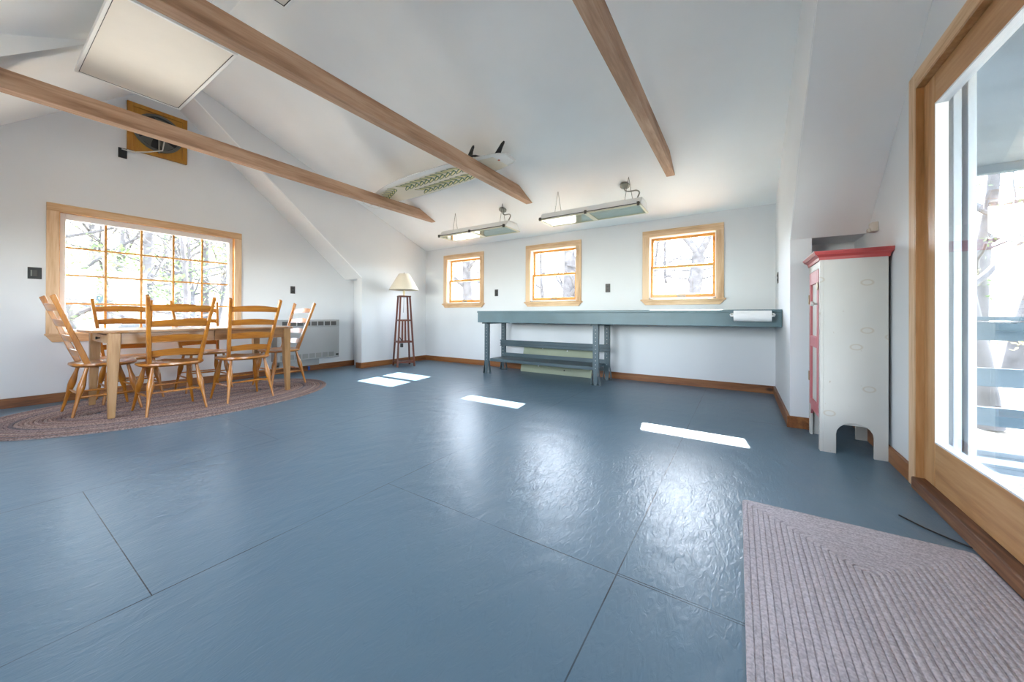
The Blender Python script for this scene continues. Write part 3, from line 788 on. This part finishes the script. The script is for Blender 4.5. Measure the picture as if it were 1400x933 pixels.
tag(MB().tube([(.60,2.30,.004),(.655,2.22,.004),(.71,2.165,.004),(.76,2.125,.004)],.003,6).build('black_cord',M['black'],smooth=True),'short thin black cord lying between the mauve rug and the patio door','cord')

# ------------------------------------------------------------------ heater
t=thing('wall_heater','grey metal wall heater with two rows of vent openings behind the dining table','heater',(XG,2.965,.20))
hy=.475; H=.625
MB().box(0,.185,-hy,hy,0,H-.11).build('cabinet',M['heater'],t,bevel=.004)
MB().box(0,.188,-hy,hy,H-.108,H).build('top_panel',M['heater'],t,bevel=.004)
for k in range(8):
    y=-hy+.065+k*.106
    g=MB().box(.186,.190,y,y+.088,H-.092,H-.026).build('top_vent',M['grille'],t)
    if k<8:
        y=-hy+.045+k*.104
        MB().box(.184,.187,y,y+.086,.022,.095).build('bottom_vent',M['grille2'],t)
MB().box(.184,.188,hy-.055,hy-.01,.03,.06).build('badge',M['black'],t)
MB().box(.02,.13,-hy+.05,.17,-.10,0).build('pipe_cover',M['heater'],t,bevel=.003)
MB().tube([(.10,-hy+.02,0),(.10,-hy+.02,-.05),(.10,-hy+.06,-.07)],.012,10).lathe([(.02,-.07),(.02,-.05)],(.13,-hy+.03,0),12).build('gas_valve',M['black'],t)
MB().tube([(.09,.03,-.12),(.09,.03,-.18)],.015,10).build('valve_handle',M['bluecap'],t)

# ------------------------------------------------------------------ floor lamp
t=thing('floor_lamp','red brown slatted tower floor lamp with a cream shade in the room corner','lamp',(-5.065,4.27,0),radians(-25))
def lw(z): return .148-(.148-.082)*z/1.235
for sx in (-1,1):
    for sy in (-1,1):
        MB().bar((sx*lw(0),sy*lw(0),0),(sx*lw(1.235),sy*lw(1.235),1.235),.028,.028,up=(0,1,0)).build('post',M['cherry'],t,bevel=.003)
MB().box(-.10,.10,-.10,.10,1.228,1.25).build('top',M['cherry'],t,bevel=.003)
for z in (.82,.44,.085):
    w=lw(z)
    MB().box(-w,w,-w-.008,-w+.012,z-.022,z+.006).box(-w,w,w-.012,w+.008,z-.022,z+.006).box(-w-.008,-w+.012,-w,w,z-.022,z+.006).box(w-.012,w+.008,-w,w,z-.022,z+.006).box(-w+.01,w-.01,-w+.01,w-.01,z-.014,z-.002).build('shelf',M['cherry'],t,bevel=.002)
for sx in (-1,1):
    for f in (-.45,0,.45):
        MB().bar((sx*lw(.44),f*lw(.44),.44),(sx*lw(.81),f*lw(.81),.81),.012,.02,up=(0,1,0)).build('side_slat',M['cherry'],t)
MB().lathe([(.012,1.25),(.02,1.255),(.012,1.275),(.018,1.30),(.018,1.345),(.008,1.35),(.008,1.36)],n=14).build('socket',M['bulbcream'],t,smooth=True)
MB().lathe([(.252,1.352),(.255,1.358),(.092,1.640),(.088,1.640),(.248,1.360),(.248,1.352)],n=40,caps=False).build('lamp_shade',M['shade'],t,smooth=True)
MB().tube([(.09*cos(a),.09*sin(a),1.634) for a in [2*pi*k/24 for k in range(25)]],.002,5).tube([(-.09,0,1.634),(.09,0,1.634)],.002,5).tube([(0,0,1.35),(0,0,1.655)],.003,5).build('shade_frame',M['brass'],t)
MB().lathe([(.004,1.64),(.008,1.65),(.005,1.665)],n=10).build('finial',M['black'],t,smooth=True)
MB().tube([(0,0,1.25),(-.01,0,1.1),(-.035,.0,.95)],.003,6).build('pull_cord',M['black'],t)
MB().tube([(-.05,-.02,.44),(-.01,-.06,.50),(.02,-.08,.52),(.02,-.06,.47),(-.03,-.04,.45)],.005,6).box(-.05,0,-.05,-.01,.33,.40).tube([(-.10,-.06,.36),(-.08,-.05,.42),(-.05,-.02,.44)],.004,6).build('plug_cord',M['black'],t)

# ------------------------------------------------------------------ workbench
t=thing('workbench','long slate green workbench along the back wall under the three windows','workbench',(-1.53,YB,0))
bx0,bx1=-3.402+1.53,XR+1.53-.003; yf=-.834
MB().box(bx0-.0,bx1,yf-.012,-.002,.942,.971).build('benchtop',M['slate'],t,bevel=.003)
MB().box(bx0+.003,bx1,yf,yf+.03,.797,.942).build('front_apron',M['slate'],t,bevel=.003)
MB().box(bx0+.003,bx0+.033,yf+.03,-.02,.797,.942).box(bx1-.04,bx1-.01,yf+.03,-.02,.797,.942).box(bx0+.03,bx1-.04,-.04,-.01,.85,.942).build('end_and_rear_rail',M['slate'],t,bevel=.003)
def steel_leg(x,y,wide):
    # folded channel post flaring into a foot
    n=MB(); ys=y
    for sx in (-1,1):
        n.prism([(x+sx*.030,.79),(x+sx*.038,.79),(x+sx*.038,.20),(x+sx*(.066),.004),(x+sx*.056,.004),(x+sx*.030,.20)],'Y',ys-.038,ys-.0)
    n.box(x-.030,x+.030,ys-.038,ys-.033,.10,.79)
    n.prism([(x-.030,.10),(x+.030,.10),(x+.018,.004),(x-.018,.004)],'Y',ys-.04,ys-.035)
    n.box(x-.055,x+.055,ys-.045,ys+.02,0,.006)
    o=n.build('leg',M['steel'],t,bevel=.001)
    b=MB()
    for z in [i*.05+.22 for i in range(11)]: b.lathe([(.005,-.001),(.005,-.003)],(x,ys-.036,z),8,'Y')
    b.build('bolt_holes',M['cord'],o)
for x in (-3.34+1.53,-1.58+1.53):
    steel_leg(x,-.65,0); steel_leg(x,-.19,0)
    MB().box(x-.05,x+.05,-.74,-.10,.775,.797).build('leg_bracket',M['steel'],t,bevel=.003)
x0,x1=-3.34+1.53,-1.58+1.53
MB().box(x0+.04,x1-.035,-.63,-.23,.225,.232).box(x0+.03,x1-.03,-.635,-.628,.188,.232).box(x0+.03,x1+.04,-.232,-.225,.225,.29).box(x0+.03,x0+.037,-.63,-.23,.20,.232).box(x1-.04,x1-.033,-.63,-.23,.20,.232).build('lower_shelf',M['steel'],t,bevel=.002)
MB().box(x0-.04,x1+.05,-.245,-.238,.40,.50).box(x0-.04,x1+.05,-.262,-.245,.485,.50).box(x0-.04,x1+.05,-.262,-.245,.44,.452).box(x0-.04,x1+.05,-.262,-.245,.40,.41).build('rear_stringer',M['steel'],t,bevel=.002)

# pale green panel leaning behind the bench
t=thing('metal_panel','pale green metal panel with small holes leaning on the wall behind the workbench shelf','panel',(-2.42,4.92,0))
t.rotation_euler=(radians(-17),0,0)
M['palegreen']=paint('pale_green_enamel',(.30,.33,.23),.4,.06)
MB().box(-.60,.60,0,.016,0,.46).build('sheet',M['palegreen'],t,bevel=.006)
for x,z in ((-.25,.40),(.18,.38),(-.28,.11)): MB().lathe([(.012,0),(.009,-.006)],(x,0,z),12,'Y').build('white_button',M['liner'],t)
MB().lathe([(.012,0),(.012,-.002)],(.17,0,.075),12,'Y').lathe([(.004,0),(.004,-.002)],(.27,0,.08),12,'Y').build('dark_hole',M['black'],t)

# paper towel roll on the bench apron
t=thing('paper_towel_holder','white paper towel roll on a white holder fixed to the workbench front','paper towels',(.09,YB+yf,.905))
MB().lathe([(.019,-.155),(.054,-.155),(.054,.155),(.019,.155)],(0,-.062,0),28,'X',caps=False).build('towel_roll',M['paper'],t,smooth=True)
MB().lathe([(.018,-.157),(.018,.157)],(0,-.062,0),16,'X').build('cardboard_core',M['beige'],t,smooth=True)
for sx in (-1,1):
    MB().tube([(sx*.168,-.0,.015),(sx*.178,-.02,.02),(sx*.182,-.045,.014),(sx*.176,-.062,0),(sx*.155,-.062,0)],.008,8).lathe([(.016,0),(.016,-.006)],(sx*.168,0,.015),12,'Y').build('holder_arm',M['white'],t,smooth=True)

# ------------------------------------------------------------------ cabinet
cx0,cx1,cy0,cy1,H=.462,.770,3.122,3.575,1.292
t=thing('cabinet','tall white painted cabinet with a red top moulding and red framed door','cabinet',(cx0,cy0,0))
w=cx1-cx0; d=cy1-cy0
def side(y0,y1,nm):
    pts=[(0,0),(0,H),(w,H),(w,0),(w-.064,0)]
    n=10; cxm=w/2; r=(w-.128)/2
    pts+= [(w-.064,.13)]
    for k in range(1,n): 
        a=pi*k/n; pts.append((cxm+r*cos(a),.13+.08*sin(a)))
    pts+=[(.064,.13),(.064,0)]
    MB().prism(pts,'Y',y0,y1).build(nm,M['cab'],t,bevel=.0015)
side(0,.02,'side_panel'); side(d-.02,d,'side_panel')
MB().box(w-.012,w,.02,d-.02,.19,H).build('back_panel',M['cab'],t)
MB().box(.02,w-.012,.02,d-.02,.19,.205).box(.02,w-.012,.02,d-.02,H-.02,H).build('carcass_boards',M['cab'],t)
# front stiles and apron (front faces -x)
MB().box(-.018,0,0,.045,0,H).build('front_stile',M['cab'],t,bevel=.002)
MB().box(-.018,0,d-.045,d,0,H).build('front_stile',M['cab'],t,bevel=.002)
MB().box(-.016,0,.045,d-.045,H-.06,H).build('front_rail',M['cab'],t,bevel=.002)
MB().prism([(.045,.16),(.045,.235),(d-.045,.235),(d-.045,.16),(d-.09,.205),(.09,.205)],'X',-.014,0).build('front_apron',M['pink'],t,bevel=.002)
dz0,dz1=.24,H-.065
dr=MB().box(-.022,-.002,.048,.10,dz0,dz1).box(-.022,-.002,d-.10,d-.048,dz0,dz1).box(-.022,-.002,.10,d-.10,dz1-.09,dz1).box(-.022,-.002,.10,d-.10,dz0,dz0+.05).box(-.022,-.002,.10,d-.10,.68,.76).build('door',M['pink'],t,bevel=.003)
MB().box(-.010,-.004,.10,d-.10,dz0+.05,.68).box(-.010,-.004,.10,d-.10,.76,dz1-.09).build('door_inset',M['cab'],dr)
MB().lathe([(.008,0),(.008,-.015),(.018,-.022),(.016,-.034)],(-.022,.075,.99),16,'X').build('knob',M['cab'],dr,smooth=True)
MB().lathe([(.028,0),(.028,-.004)],(-.022,.062,1.11),20,'X').build('latch_plate',M['brass'],dr)
for z in (1.03,.45): MB().box(-.027,-.018,d-.06,d-.035,z-.035,z+.035).build('hinge',M['brass'],dr,bevel=.001)
# crown moulding, stepped, mitred
m=MB()
def frus(o0,o1,z0,z1):
    a=(-.018-o0,w+min(o0,.030),-o0,d+o0); b_=(-.018-o1,w+min(o1,.030),-o1,d+o1)
    vs=[(a[0],a[2],z0),(a[1],a[2],z0),(a[1],a[3],z0),(a[0],a[3],z0),(b_[0],b_[2],z1),(b_[1],b_[2],z1),(b_[1],b_[3],z1),(b_[0],b_[3],z1)]
    m.add(vs,[(3,2,1,0),(4,5,6,7),(0,1,5,4),(1,2,6,5),(2,3,7,6),(3,0,4,7)])
frus(.006,.008,H-.012,H+.006); frus(.008,.022,H+.006,H+.022); frus(.026,.034,H+.022,H+.040); frus(.036,.036,H+.040,H+.045)
m.build('crown_moulding',M['red'],t)

# ------------------------------------------------------------------ surfboard on the beams
t=thing('surfboard','white surfboard with a green leaf print lying upside down across the ceiling beams','surfboard',(-2.15,3.28,2.645))
t.rotation_euler=(0,0,radians(-3.2))
Lb=2.70; n=40
def bw(u): # half width, u 0 tail .. 1 nose
    if u<.04: return .10+.06*sqrt(u/.04)
    v=(u-.04)/.96
    return .16+ (.290-.16)*sin(min(v/.5,1)*pi/2)**.85 if v<.5 else .290*(max(0,1-((v-.5)/.5)**2.3))**.75+.004
def bz(u): return -.03*max(0,(u-.62)/.38)**2+.0   # nose dips because the board lies deck down
m=MB(); vs=[];fs=[]
prof=[(0,0),(.55,.000),(.9,.008),(1,.028),(.93,.046),(.5,.060),(0,.064)]
full=prof+[(-a,b_) for a,b_ in prof[-2:0:-1]]
q=len(full)
for i in range(n+1):
    u=i/n; hw=bw(u); th=1-.45*abs(2*u-1)**3
    for a,b_ in full: vs.append((-Lb*u,hw*a,bz(u)+b_*th))
for i in range(n):
    for k in range(q): l=(k+1)%q; fs.append((i*q+k,(i+1)*q+k,(i+1)*q+l,i*q+l))
fs+=[tuple(range(q)),tuple(n*q+k for k in range(q-1,-1,-1))]
m.add(vs,fs)
m.mi=[1 if (min(k for k in [0])==0 and False) else 0 for _ in m.f]
o=m.build('board',M['board'],t,smooth=True)
# cream deck area and stringer stripe on the visible face
m=MB(); vs=[];fs=[]
for i in range(2,n-1):
    u=i/n; hw=bw(u)*.80
    vs+=[(-Lb*u,-hw,bz(u)-.0015+.003),(-Lb*u,hw,bz(u)-.0015+.003),(-Lb*u,-hw,bz(u)-.0015),(-Lb*u,hw,bz(u)-.0015)]
for i in range(n-4):
    a=i*4; fs+=[(a+2,a+3,a+7,a+6),(a,a+2,a+6,a+4),(a+1,a+5,a+7,a+3)]
m.add(vs,fs); m.build('deck_pad',M['boarddeck'],t)
m=MB()
def leafshape(x,y,ang,ln,wd):
    for (s_,dz,mi) in ((1.0,-.0025,0),(.74,-.0035,1)):
        pts=[]; k=12
        for j in range(k):
            a=2*pi*j/k; px=cos(a)*ln/2*s_; py=sin(a)*wd/2*(s_ if s_==1 else .50)*(1-.35*cos(a))
            X=x+px*cos(ang)-py*sin(ang); Y=y+px*sin(ang)+py*cos(ang)
            pts.append((X,Y,bz(-X/Lb)+dz))
        m.add(pts+[(p[0],p[1],p[2]+.001) for p in pts],[tuple(range(k-1,-1,-1)) if True else 0]+[(j,(j+1)%k,k+(j+1)%k,k+j) for j in range(k)],mi)
for row,(yy,s0,s1) in enumerate(((-.125,-.62,-1.72),(.10,-.70,-1.64))):
    x=s0
    while x>s1:
        for sg in (-1,1):
            if abs(yy+sg*.11)<bw(-x/Lb)*.97: leafshape(x,yy+sg*.046,pi-sg*.48,.185,.050)
        x-=.098
m.build('leaf_print',[M['leafg'],M['leafy']],t); m=MB()
for k in range(5):
    for sg in (-1,1): leafshape(-1.90-k*.085,-.16+.03*k+sg*.035,pi-sg*.7,.12,.048)
m.build('leaf_print',[M['leafg'],M['leafy']],t)
def fin(x,y,s_,mir):
    pts=[(0,0),(.11,0)]
    # raked fin profile in X (towards tail is +x) and Z
    P=[(-.065,0),(.050,0),(.058,.035),(.075,.075),(.10,.115),(.103,.135),(.090,.142),(.062,.128),(.02,.085),(-.03,.035)]
    P=[(a*s_,b_*s_) for a,b_ in P]
    o=MB().prism(P,'Y',-.004,.004).build('fin',M['blackfin'],t,bevel=.002)
    o.location=(x,y,.060); o.rotation_euler=(radians(mir),0,0)
fin(-.20,0,1.15,0); fin(-.50,-.13,1.0,12); fin(-.50,.13,1.0,-12)
MB().tube([(-.34,-.06,.075),(-.40,-.13,.085),(-.50,-.17,.095),(-.60,-.17,.105),(-.68,-.10,.10),(-.60,-.03,.08),(-.45,.0,.08),(-.34,-.04,.075)],[.012]*8,8).box(-.66,-.56,-.20,-.12,.064,.115).build('leash',M['black'],t,smooth=True)
M['orange']=paint('orange_dot',(.55,.12,.05),.4)
MB().lathe([(.014,.0),(.014,-.004)],(-.13,-.04,0),14).build('leash_plug_dot',M['orange'],t)
tag(MB().tube([(-4.43,3.02,2.50),(-4.41,3.00,2.46),(-4.40,3.08,2.43),(-4.40,3.20,2.435),(-4.41,3.28,2.46),(-4.43,3.27,2.50)],.0025,6).build('wire_loop',M['cord'],smooth=True),'thin pale wire loop hanging under the beam nearest the gable wall','wire')

# ------------------------------------------------------------------ outside
def gz(x,y):
    z=-.62
    if x<-15: z+= (-15-x)*.30
    if y>17: z+= (y-17)*.10
    if x>14: z+=(x-14)*.09
    return z+.10*sin(x*.7)*cos(y*.6)-(0 if not(-8<x<5 and -4<y<8) else .12)
m=MB(); nx,ny=70,60; vs=[];fs=[]
for j in range(ny+1):
    for i in range(nx+1):
        x=-60+110*i/nx; y=-40+110*j/ny; vs.append((x,y,gz(x,y)))
for j in range(ny):
    for i in range(nx): a=j*(nx+1)+i; fs.append((a,a+1,a+nx+2,a+nx+1))
m.add(vs,fs); o=m.build('leafy_ground',M['ground'],smooth=True); struct(o)

def branch(m,p,d,ln,r,depth,rnd):
    k=5; pts=[p]; q=Vector(p); dd=Vector(d)
    for i in range(k):
        dd=(dd+Vector((rnd.uniform(-.16,.16),rnd.uniform(-.16,.16),rnd.uniform(-.05,.12)))).normalized(); q=q+dd*ln/k; pts.append(q.copy())
    m.tube(pts,[r*(1-.6*i/k) for i in range(k+1)],6 if depth<2 else 4)
    if depth<3:
        for i in range(2 if depth else 4):
            j=rnd.randint(2,k); ax=Vector((rnd.uniform(-1,1),rnd.uniform(-1,1),rnd.uniform(-.1,.8))).normalized()
            branch(m,pts[j],(dd*.5+ax*.8).normalized(),ln*rnd.uniform(.45,.65),r*.42,depth+1,rnd)
def tree(x,y,h,r,seed,label,fol=None,fork=True,group='trees outside the windows',name='bare_tree',lowest=.3):
    rnd=random.Random(seed); z=gz(x,y)-.1
    t=thing(name,label,'tree',(x,y,z),0,group)
    m=MB(); pts=[];q=Vector((0,0,0)); d=Vector((rnd.uniform(-.08,.08),rnd.uniform(-.08,.08),1)); k=8
    for i in range(k+1):
        pts.append(q.copy()); d=(d+Vector((rnd.uniform(-.07,.07),rnd.uniform(-.07,.07),.0))).normalized(); q=q+d*h/k
    m.tube(pts,[r*(1.15-.85*i/k) for i in range(k+1)],10)
    for i in range(max(1,int(k*lowest)),k+1):
        for _ in range(2):
            a=rnd.uniform(0,2*pi); branch(m,pts[i],Vector((cos(a),sin(a),rnd.uniform(.1,.8))).normalized(),h*rnd.uniform(.22,.38),r*(.5-.3*i/k),1,rnd)
    m.build('trunk_and_branches',M['bark'],t,smooth=True)
    if fol:
        f=MB()
        for c_ in range(fol[1]):
            i=rnd.randint(max(1,int(k*lowest*.8)),k); a=rnd.uniform(0,2*pi); rr=rnd.uniform(.3,fol[2]); c0=pts[i]+Vector((cos(a)*rr,sin(a)*rr,rnd.uniform(-.6,.8)))
            for _ in range(70):
                g=Vector((rnd.gauss(0,.42),rnd.gauss(0,.42),rnd.gauss(0,.16)))
                s_=rnd.uniform(.03,.09); u=Vector((rnd.uniform(-1,1),rnd.uniform(-1,1),rnd.uniform(-1,1))).normalized()*s_
                v=Vector((rnd.uniform(-1,1),rnd.uniform(-1,1),rnd.uniform(-1,1))).normalized()*s_*.5
                p=c0+g; f.add([p-u,p+v,p+u,p-v],[(0,1,2,3)])
        f.build('foliage',M[fol[0]],t)
def pos(px,dist):
    a=math.atan((px-700)/484.45)-radians(32.9); return dist*sin(a),dist*cos(a)
x,y=pos(950,27.0)
rnd=random.Random(11); z=gz(x,y)-.1
t=thing('bare_tree','forked pale grey tree seen through the right back window','tree',(x,y,z),0,'trees outside the windows')
K=1.0
m=MB(); m.tube([(-.3,0,0),(-.2,0,2.0),(.1,0,3.4),(.2,0,4.2),(.2,.0,4.7)],[.62,.52,.45,.43,.42],12)
for pts,rr in (([(.2,0,4.6),(-.1,0,5.3),(-.8,.1,6.2),(-1.2,.2,7.6),(-1.6,.2,9.5)],.27),([(.2,0,4.6),(.6,0,5.4),(1.0,.1,6.3),(1.3,.1,7.6),(1.8,0,9.8)],.27)):
    m.tube(pts,[rr,rr*.9,rr*.75,rr*.6,rr*.3],10)
    for p in pts[2:]:
        for _ in range(3):
            a=rnd.uniform(0,2*pi); branch(m,Vector(p),Vector((cos(a),.3*sin(a),rnd.uniform(.0,.4))).normalized(),3.2,.09,1,rnd)
for p in ((.1,0,3.6),(.2,0,4.4),(.0,0,3.0)):
    for sg in (-1,1): branch(m,Vector(p),Vector((sg,0,.1)).normalized(),4.0,.07,1,rnd)
m.build('trunk_and_branches',M['bark'],t,smooth=True)
x,y=pos(781,25); tree(x,y,9.5,.60,21,'thick grey trunk seen at the right edge of the middle back window',lowest=.35)
x,y=pos(640,27); tree(x,y,10,.42,22,'grey trunk in the middle of the left back window',lowest=.3)
k=30
for px,dist,h,lb in ((915,33,9,'thin distant tree behind the forked tree, right back window'),(700,31,9,'distant bare tree between the left and middle back windows'),(745,28,8,'slender bare tree on the left of the middle back window'),(612,32,9,'distant bare tree at the left edge of the left back window'),(885,29,8,'small bare tree at the left edge of the right back window')):
    x,y=pos(px,dist); tree(x,y,h,.16,k,lb,lowest=.2); k+=1
x,y=pos(1352,8.6); tree(x,y,8,.13,51,'small twisted bare tree beyond the deck railing',lowest=.2)
x,y=pos(1385,16); tree(x,y,10,.22,52,'bare tree further out beyond the deck, right of the twisted tree',('leafd',16,2.2),lowest=.2)
x,y=pos(1338,22); tree(x,y,11,.25,53,'green pine far beyond the deck railing',('needle',34,2.6),lowest=.2,name='pine_tree')
for i,(px,dist,kind,lb) in enumerate(((100,16,'needle','pine tree at the left edge of the gable window view'),(150,19,'needle','pine tree with spreading green boughs behind the white house'),
    (205,15,'needle','nearest pine with green boughs in the top of the gable window'),(245,21,'leafd','yellow leaved tree behind the middle of the gable window'),
    (285,17,'needle','pine tree at the right of the gable window view'),(305,24,'leafd','far yellow leaved tree at the right edge of the gable window'),
    (225,26,'needle','far green pine in the middle of the gable window'),(125,27,'leafd','far yellow leaved tree behind the house roof'))):
    x,y=pos(px,dist); tree(x,y,9+i%3,.13,70+i,lb,(kind,46,2.6),lowest=.12,name='pine_tree' if kind=='needle' else 'leafy_tree')
for i,px in enumerate((262,272,296,255)):
    x,y=pos(px,13+i*1.7); tree(x,y,6,.07,90+i,['slender crooked sapling nearest the gable window','slender sapling right of the crooked one, gable window','thin sapling near the right side of the gable window','thin sapling behind the crooked one, gable window'][i],lowest=.3,name='sapling')

# white house seen through the gable window
t=thing('white_house','low white house with a grey door seen through the gable window','house',(-20.5,2.9,gz(-20.5,2.9)-.1),0)
zb=1.95-(gz(-20.5,2.9)-.1)
MB().box(-4,0,-2.6,1.9,0,zb).build('walls',M['siding'],t)
MB().prism([(-2.8,zb-.05),(2.1,zb-.05),(2.1,zb+.05),(-.35,zb+.95),(-2.8,zb+.05)],'X',-4.3,.35).build('roof',M['siding'],t)
MB().box(.0,.05,-.45,.25,0,zb-.35).build('door',M['deck'],t)
MB().box(.0,.05,.8,1.5,.9,zb-.4).build('window',M['carp'],t)
# parked car
cxp,cyp=pos(215,14.0); cz0=gz(cxp,cyp)
t=thing('car','pale blue parked car partly hidden behind the chairs, outside the gable window','car',(cxp,cyp,cz0),0)
MB().prism([(-2.1,.35),(-2.1,.8),(-1.3,.92),(-.8,1.40),(.8,1.42),(1.4,.98),(2.1,.88),(2.15,.35)],'X',-.8,.8).build('body',M['carp'],t,bevel=.05,seg=3)
MB().prism([(-1.15,.95),(-.75,1.34),(.75,1.36),(1.2,.98)],'X',-.81,.81).build('side_window',M['cargl'],t,bevel=.02)
for yy in (-1.35,1.35):
    for xx in (-.72,.72): MB().lathe([(.33,-.1),(.33,.1)],(xx,yy,.33),20,'X').build('wheel',M['black'],t)

# deck and railing outside the patio door
m=MB()
for k in range(20):
    y=-1.6+k*.286; m.box(XD+.16,4.4,y,y+.278,-.085,-.05)
m.box(XD+.16,4.4,-1.6,4.1,-.25,-.09)
tag(m.build('deck',M['deck'],bevel=.002),'pale blue grey wooden deck outside the patio door','deck')
o=MB().box(XD+.15,4.6,-1.6,5.4,2.36,2.42).box(XD+.15,4.6,5.32,5.4,2.28,2.36).build('porch_roof',M['deck'],bevel=.003); tag(o,'blue grey porch roof over the deck outside the patio door','porch roof')  # roof extended past the railing to shade the deck from the sun
t=thing('deck_railing','pale blue board railing at the far edge of the deck','railing',(1.0,4.12,-.05))
for z in (.80,.46,.17): MB().box(0,3.4,-.02,.02,z-.02,z+.115).build('rail_board',M['deck'],t,bevel=.003)
MB().box(0,3.45,-.07,.07,.925,.955).build('cap_rail',M['deck'],t,bevel=.003)
for x in (.05,1.75,3.35): MB().box(x-.045,x+.045,.02,.11,-.1,.925).build('railing_post',M['deck'],t,bevel=.003)

# ------------------------------------------------------------------ light
wd=bpy.data.worlds.new('sky'); bpy.context.scene.world=wd; wd.use_nodes=True; nt=wd.node_tree; nt.nodes.clear()
out=N(nt,'ShaderNodeOutputWorld'); bg=N(nt,'ShaderNodeBackground'); sky=N(nt,'ShaderNodeTexSky')
sky.sky_type='NISHITA'; sky.sun_disc=False; sky.sun_elevation=radians(40); sky.sun_rotation=radians(-9); sky.dust_density=.4; sky.air_density=1.0
hsv=N(nt,'ShaderNodeHueSaturation'); hsv.inputs['Saturation'].default_value=.40
L(nt,sky.outputs[0],hsv.inputs['Color']); L(nt,hsv.outputs[0],bg.inputs[0]); bg.inputs[1].default_value=1.0; L(nt,bg.outputs[0],out.inputs[0])
sd=bpy.data.lights.new('sun','SUN'); sd.energy=12; sd.angle=radians(.6); sd.color=(1,.96,.9)
so=bpy.data.objects.new('sun',sd); C.objects.link(so); so.rotation_euler=Vector((.155,-1,-.84)).to_track_quat('-Z','Y').to_euler(); so.location=(-5,20,15)
# sampling portals in the window openings (they emit nothing, they only guide sky sampling)
def portal(loc,rot,sx,sy):
    l=bpy.data.lights.new('portal','AREA'); l.shape='RECTANGLE'; l.size=sx; l.size_y=sy; l.cycles.is_portal=True
    o=bpy.data.objects.new('portal',l); C.objects.link(o); o.location=loc; o.rotation_euler=rot
for a,b_ in WX: portal(((a+b_)/2,YB+.17,(OZ0+OZ1)/2),(radians(-90),0,0),b_-a-.15,OZ1-OZ0)
portal((XG-.17,(GY0+GY1)/2,1.33),(0,radians(-90),0),1.26,1.51)
portal((XD+.16,(DY0+DY1)/2,1.05),(0,radians(90),0),2.1,1.86)
for a,b_,z0,z1 in ADDED_FW: portal(((a+b_)/2,YF-.15,(z0+z1)/2),(radians(90),0,0),b_-a,z1-z0)

# ------------------------------------------------------------------ camera
cd=bpy.data.cameras.new('camera'); cam=bpy.data.objects.new('camera',cd); C.objects.link(cam)
cd.sensor_width=36; cd.lens=484.454/1400*36; cd.clip_start=.02; cd.clip_end=300
cd.shift_x=0; cd.shift_y=-(466.5-430.7)/1400
th=radians(32.9); pt=radians(.148); ro=radians(-.193)
fwd=Vector((-sin(th)*cos(pt),cos(th)*cos(pt),sin(pt)))
right=Vector((cos(th),sin(th),0)); up=right.cross(fwd)
r2=right*cos(ro)-up*sin(ro); u2=up*cos(ro)+right*sin(ro)
mat=Matrix((r2,u2,-fwd)).transposed().to_4x4(); mat.translation=(0,0,.9)
cam.matrix_world=mat
sc=bpy.context.scene; sc.camera=cam
vs_=sc.view_settings; vs_.view_transform='Standard'; vs_.look='None'; vs_.gamma=1; vs_.use_curve_mapping=False; vs_.exposure=2.5
cy=sc.cycles; cy.use_denoising=True; cy.max_bounces=12; cy.diffuse_bounces=7; cy.transparent_max_bounces=12; cy.sample_clamp_indirect=12
cy.caustics_reflective=False; cy.caustics_refractive=False
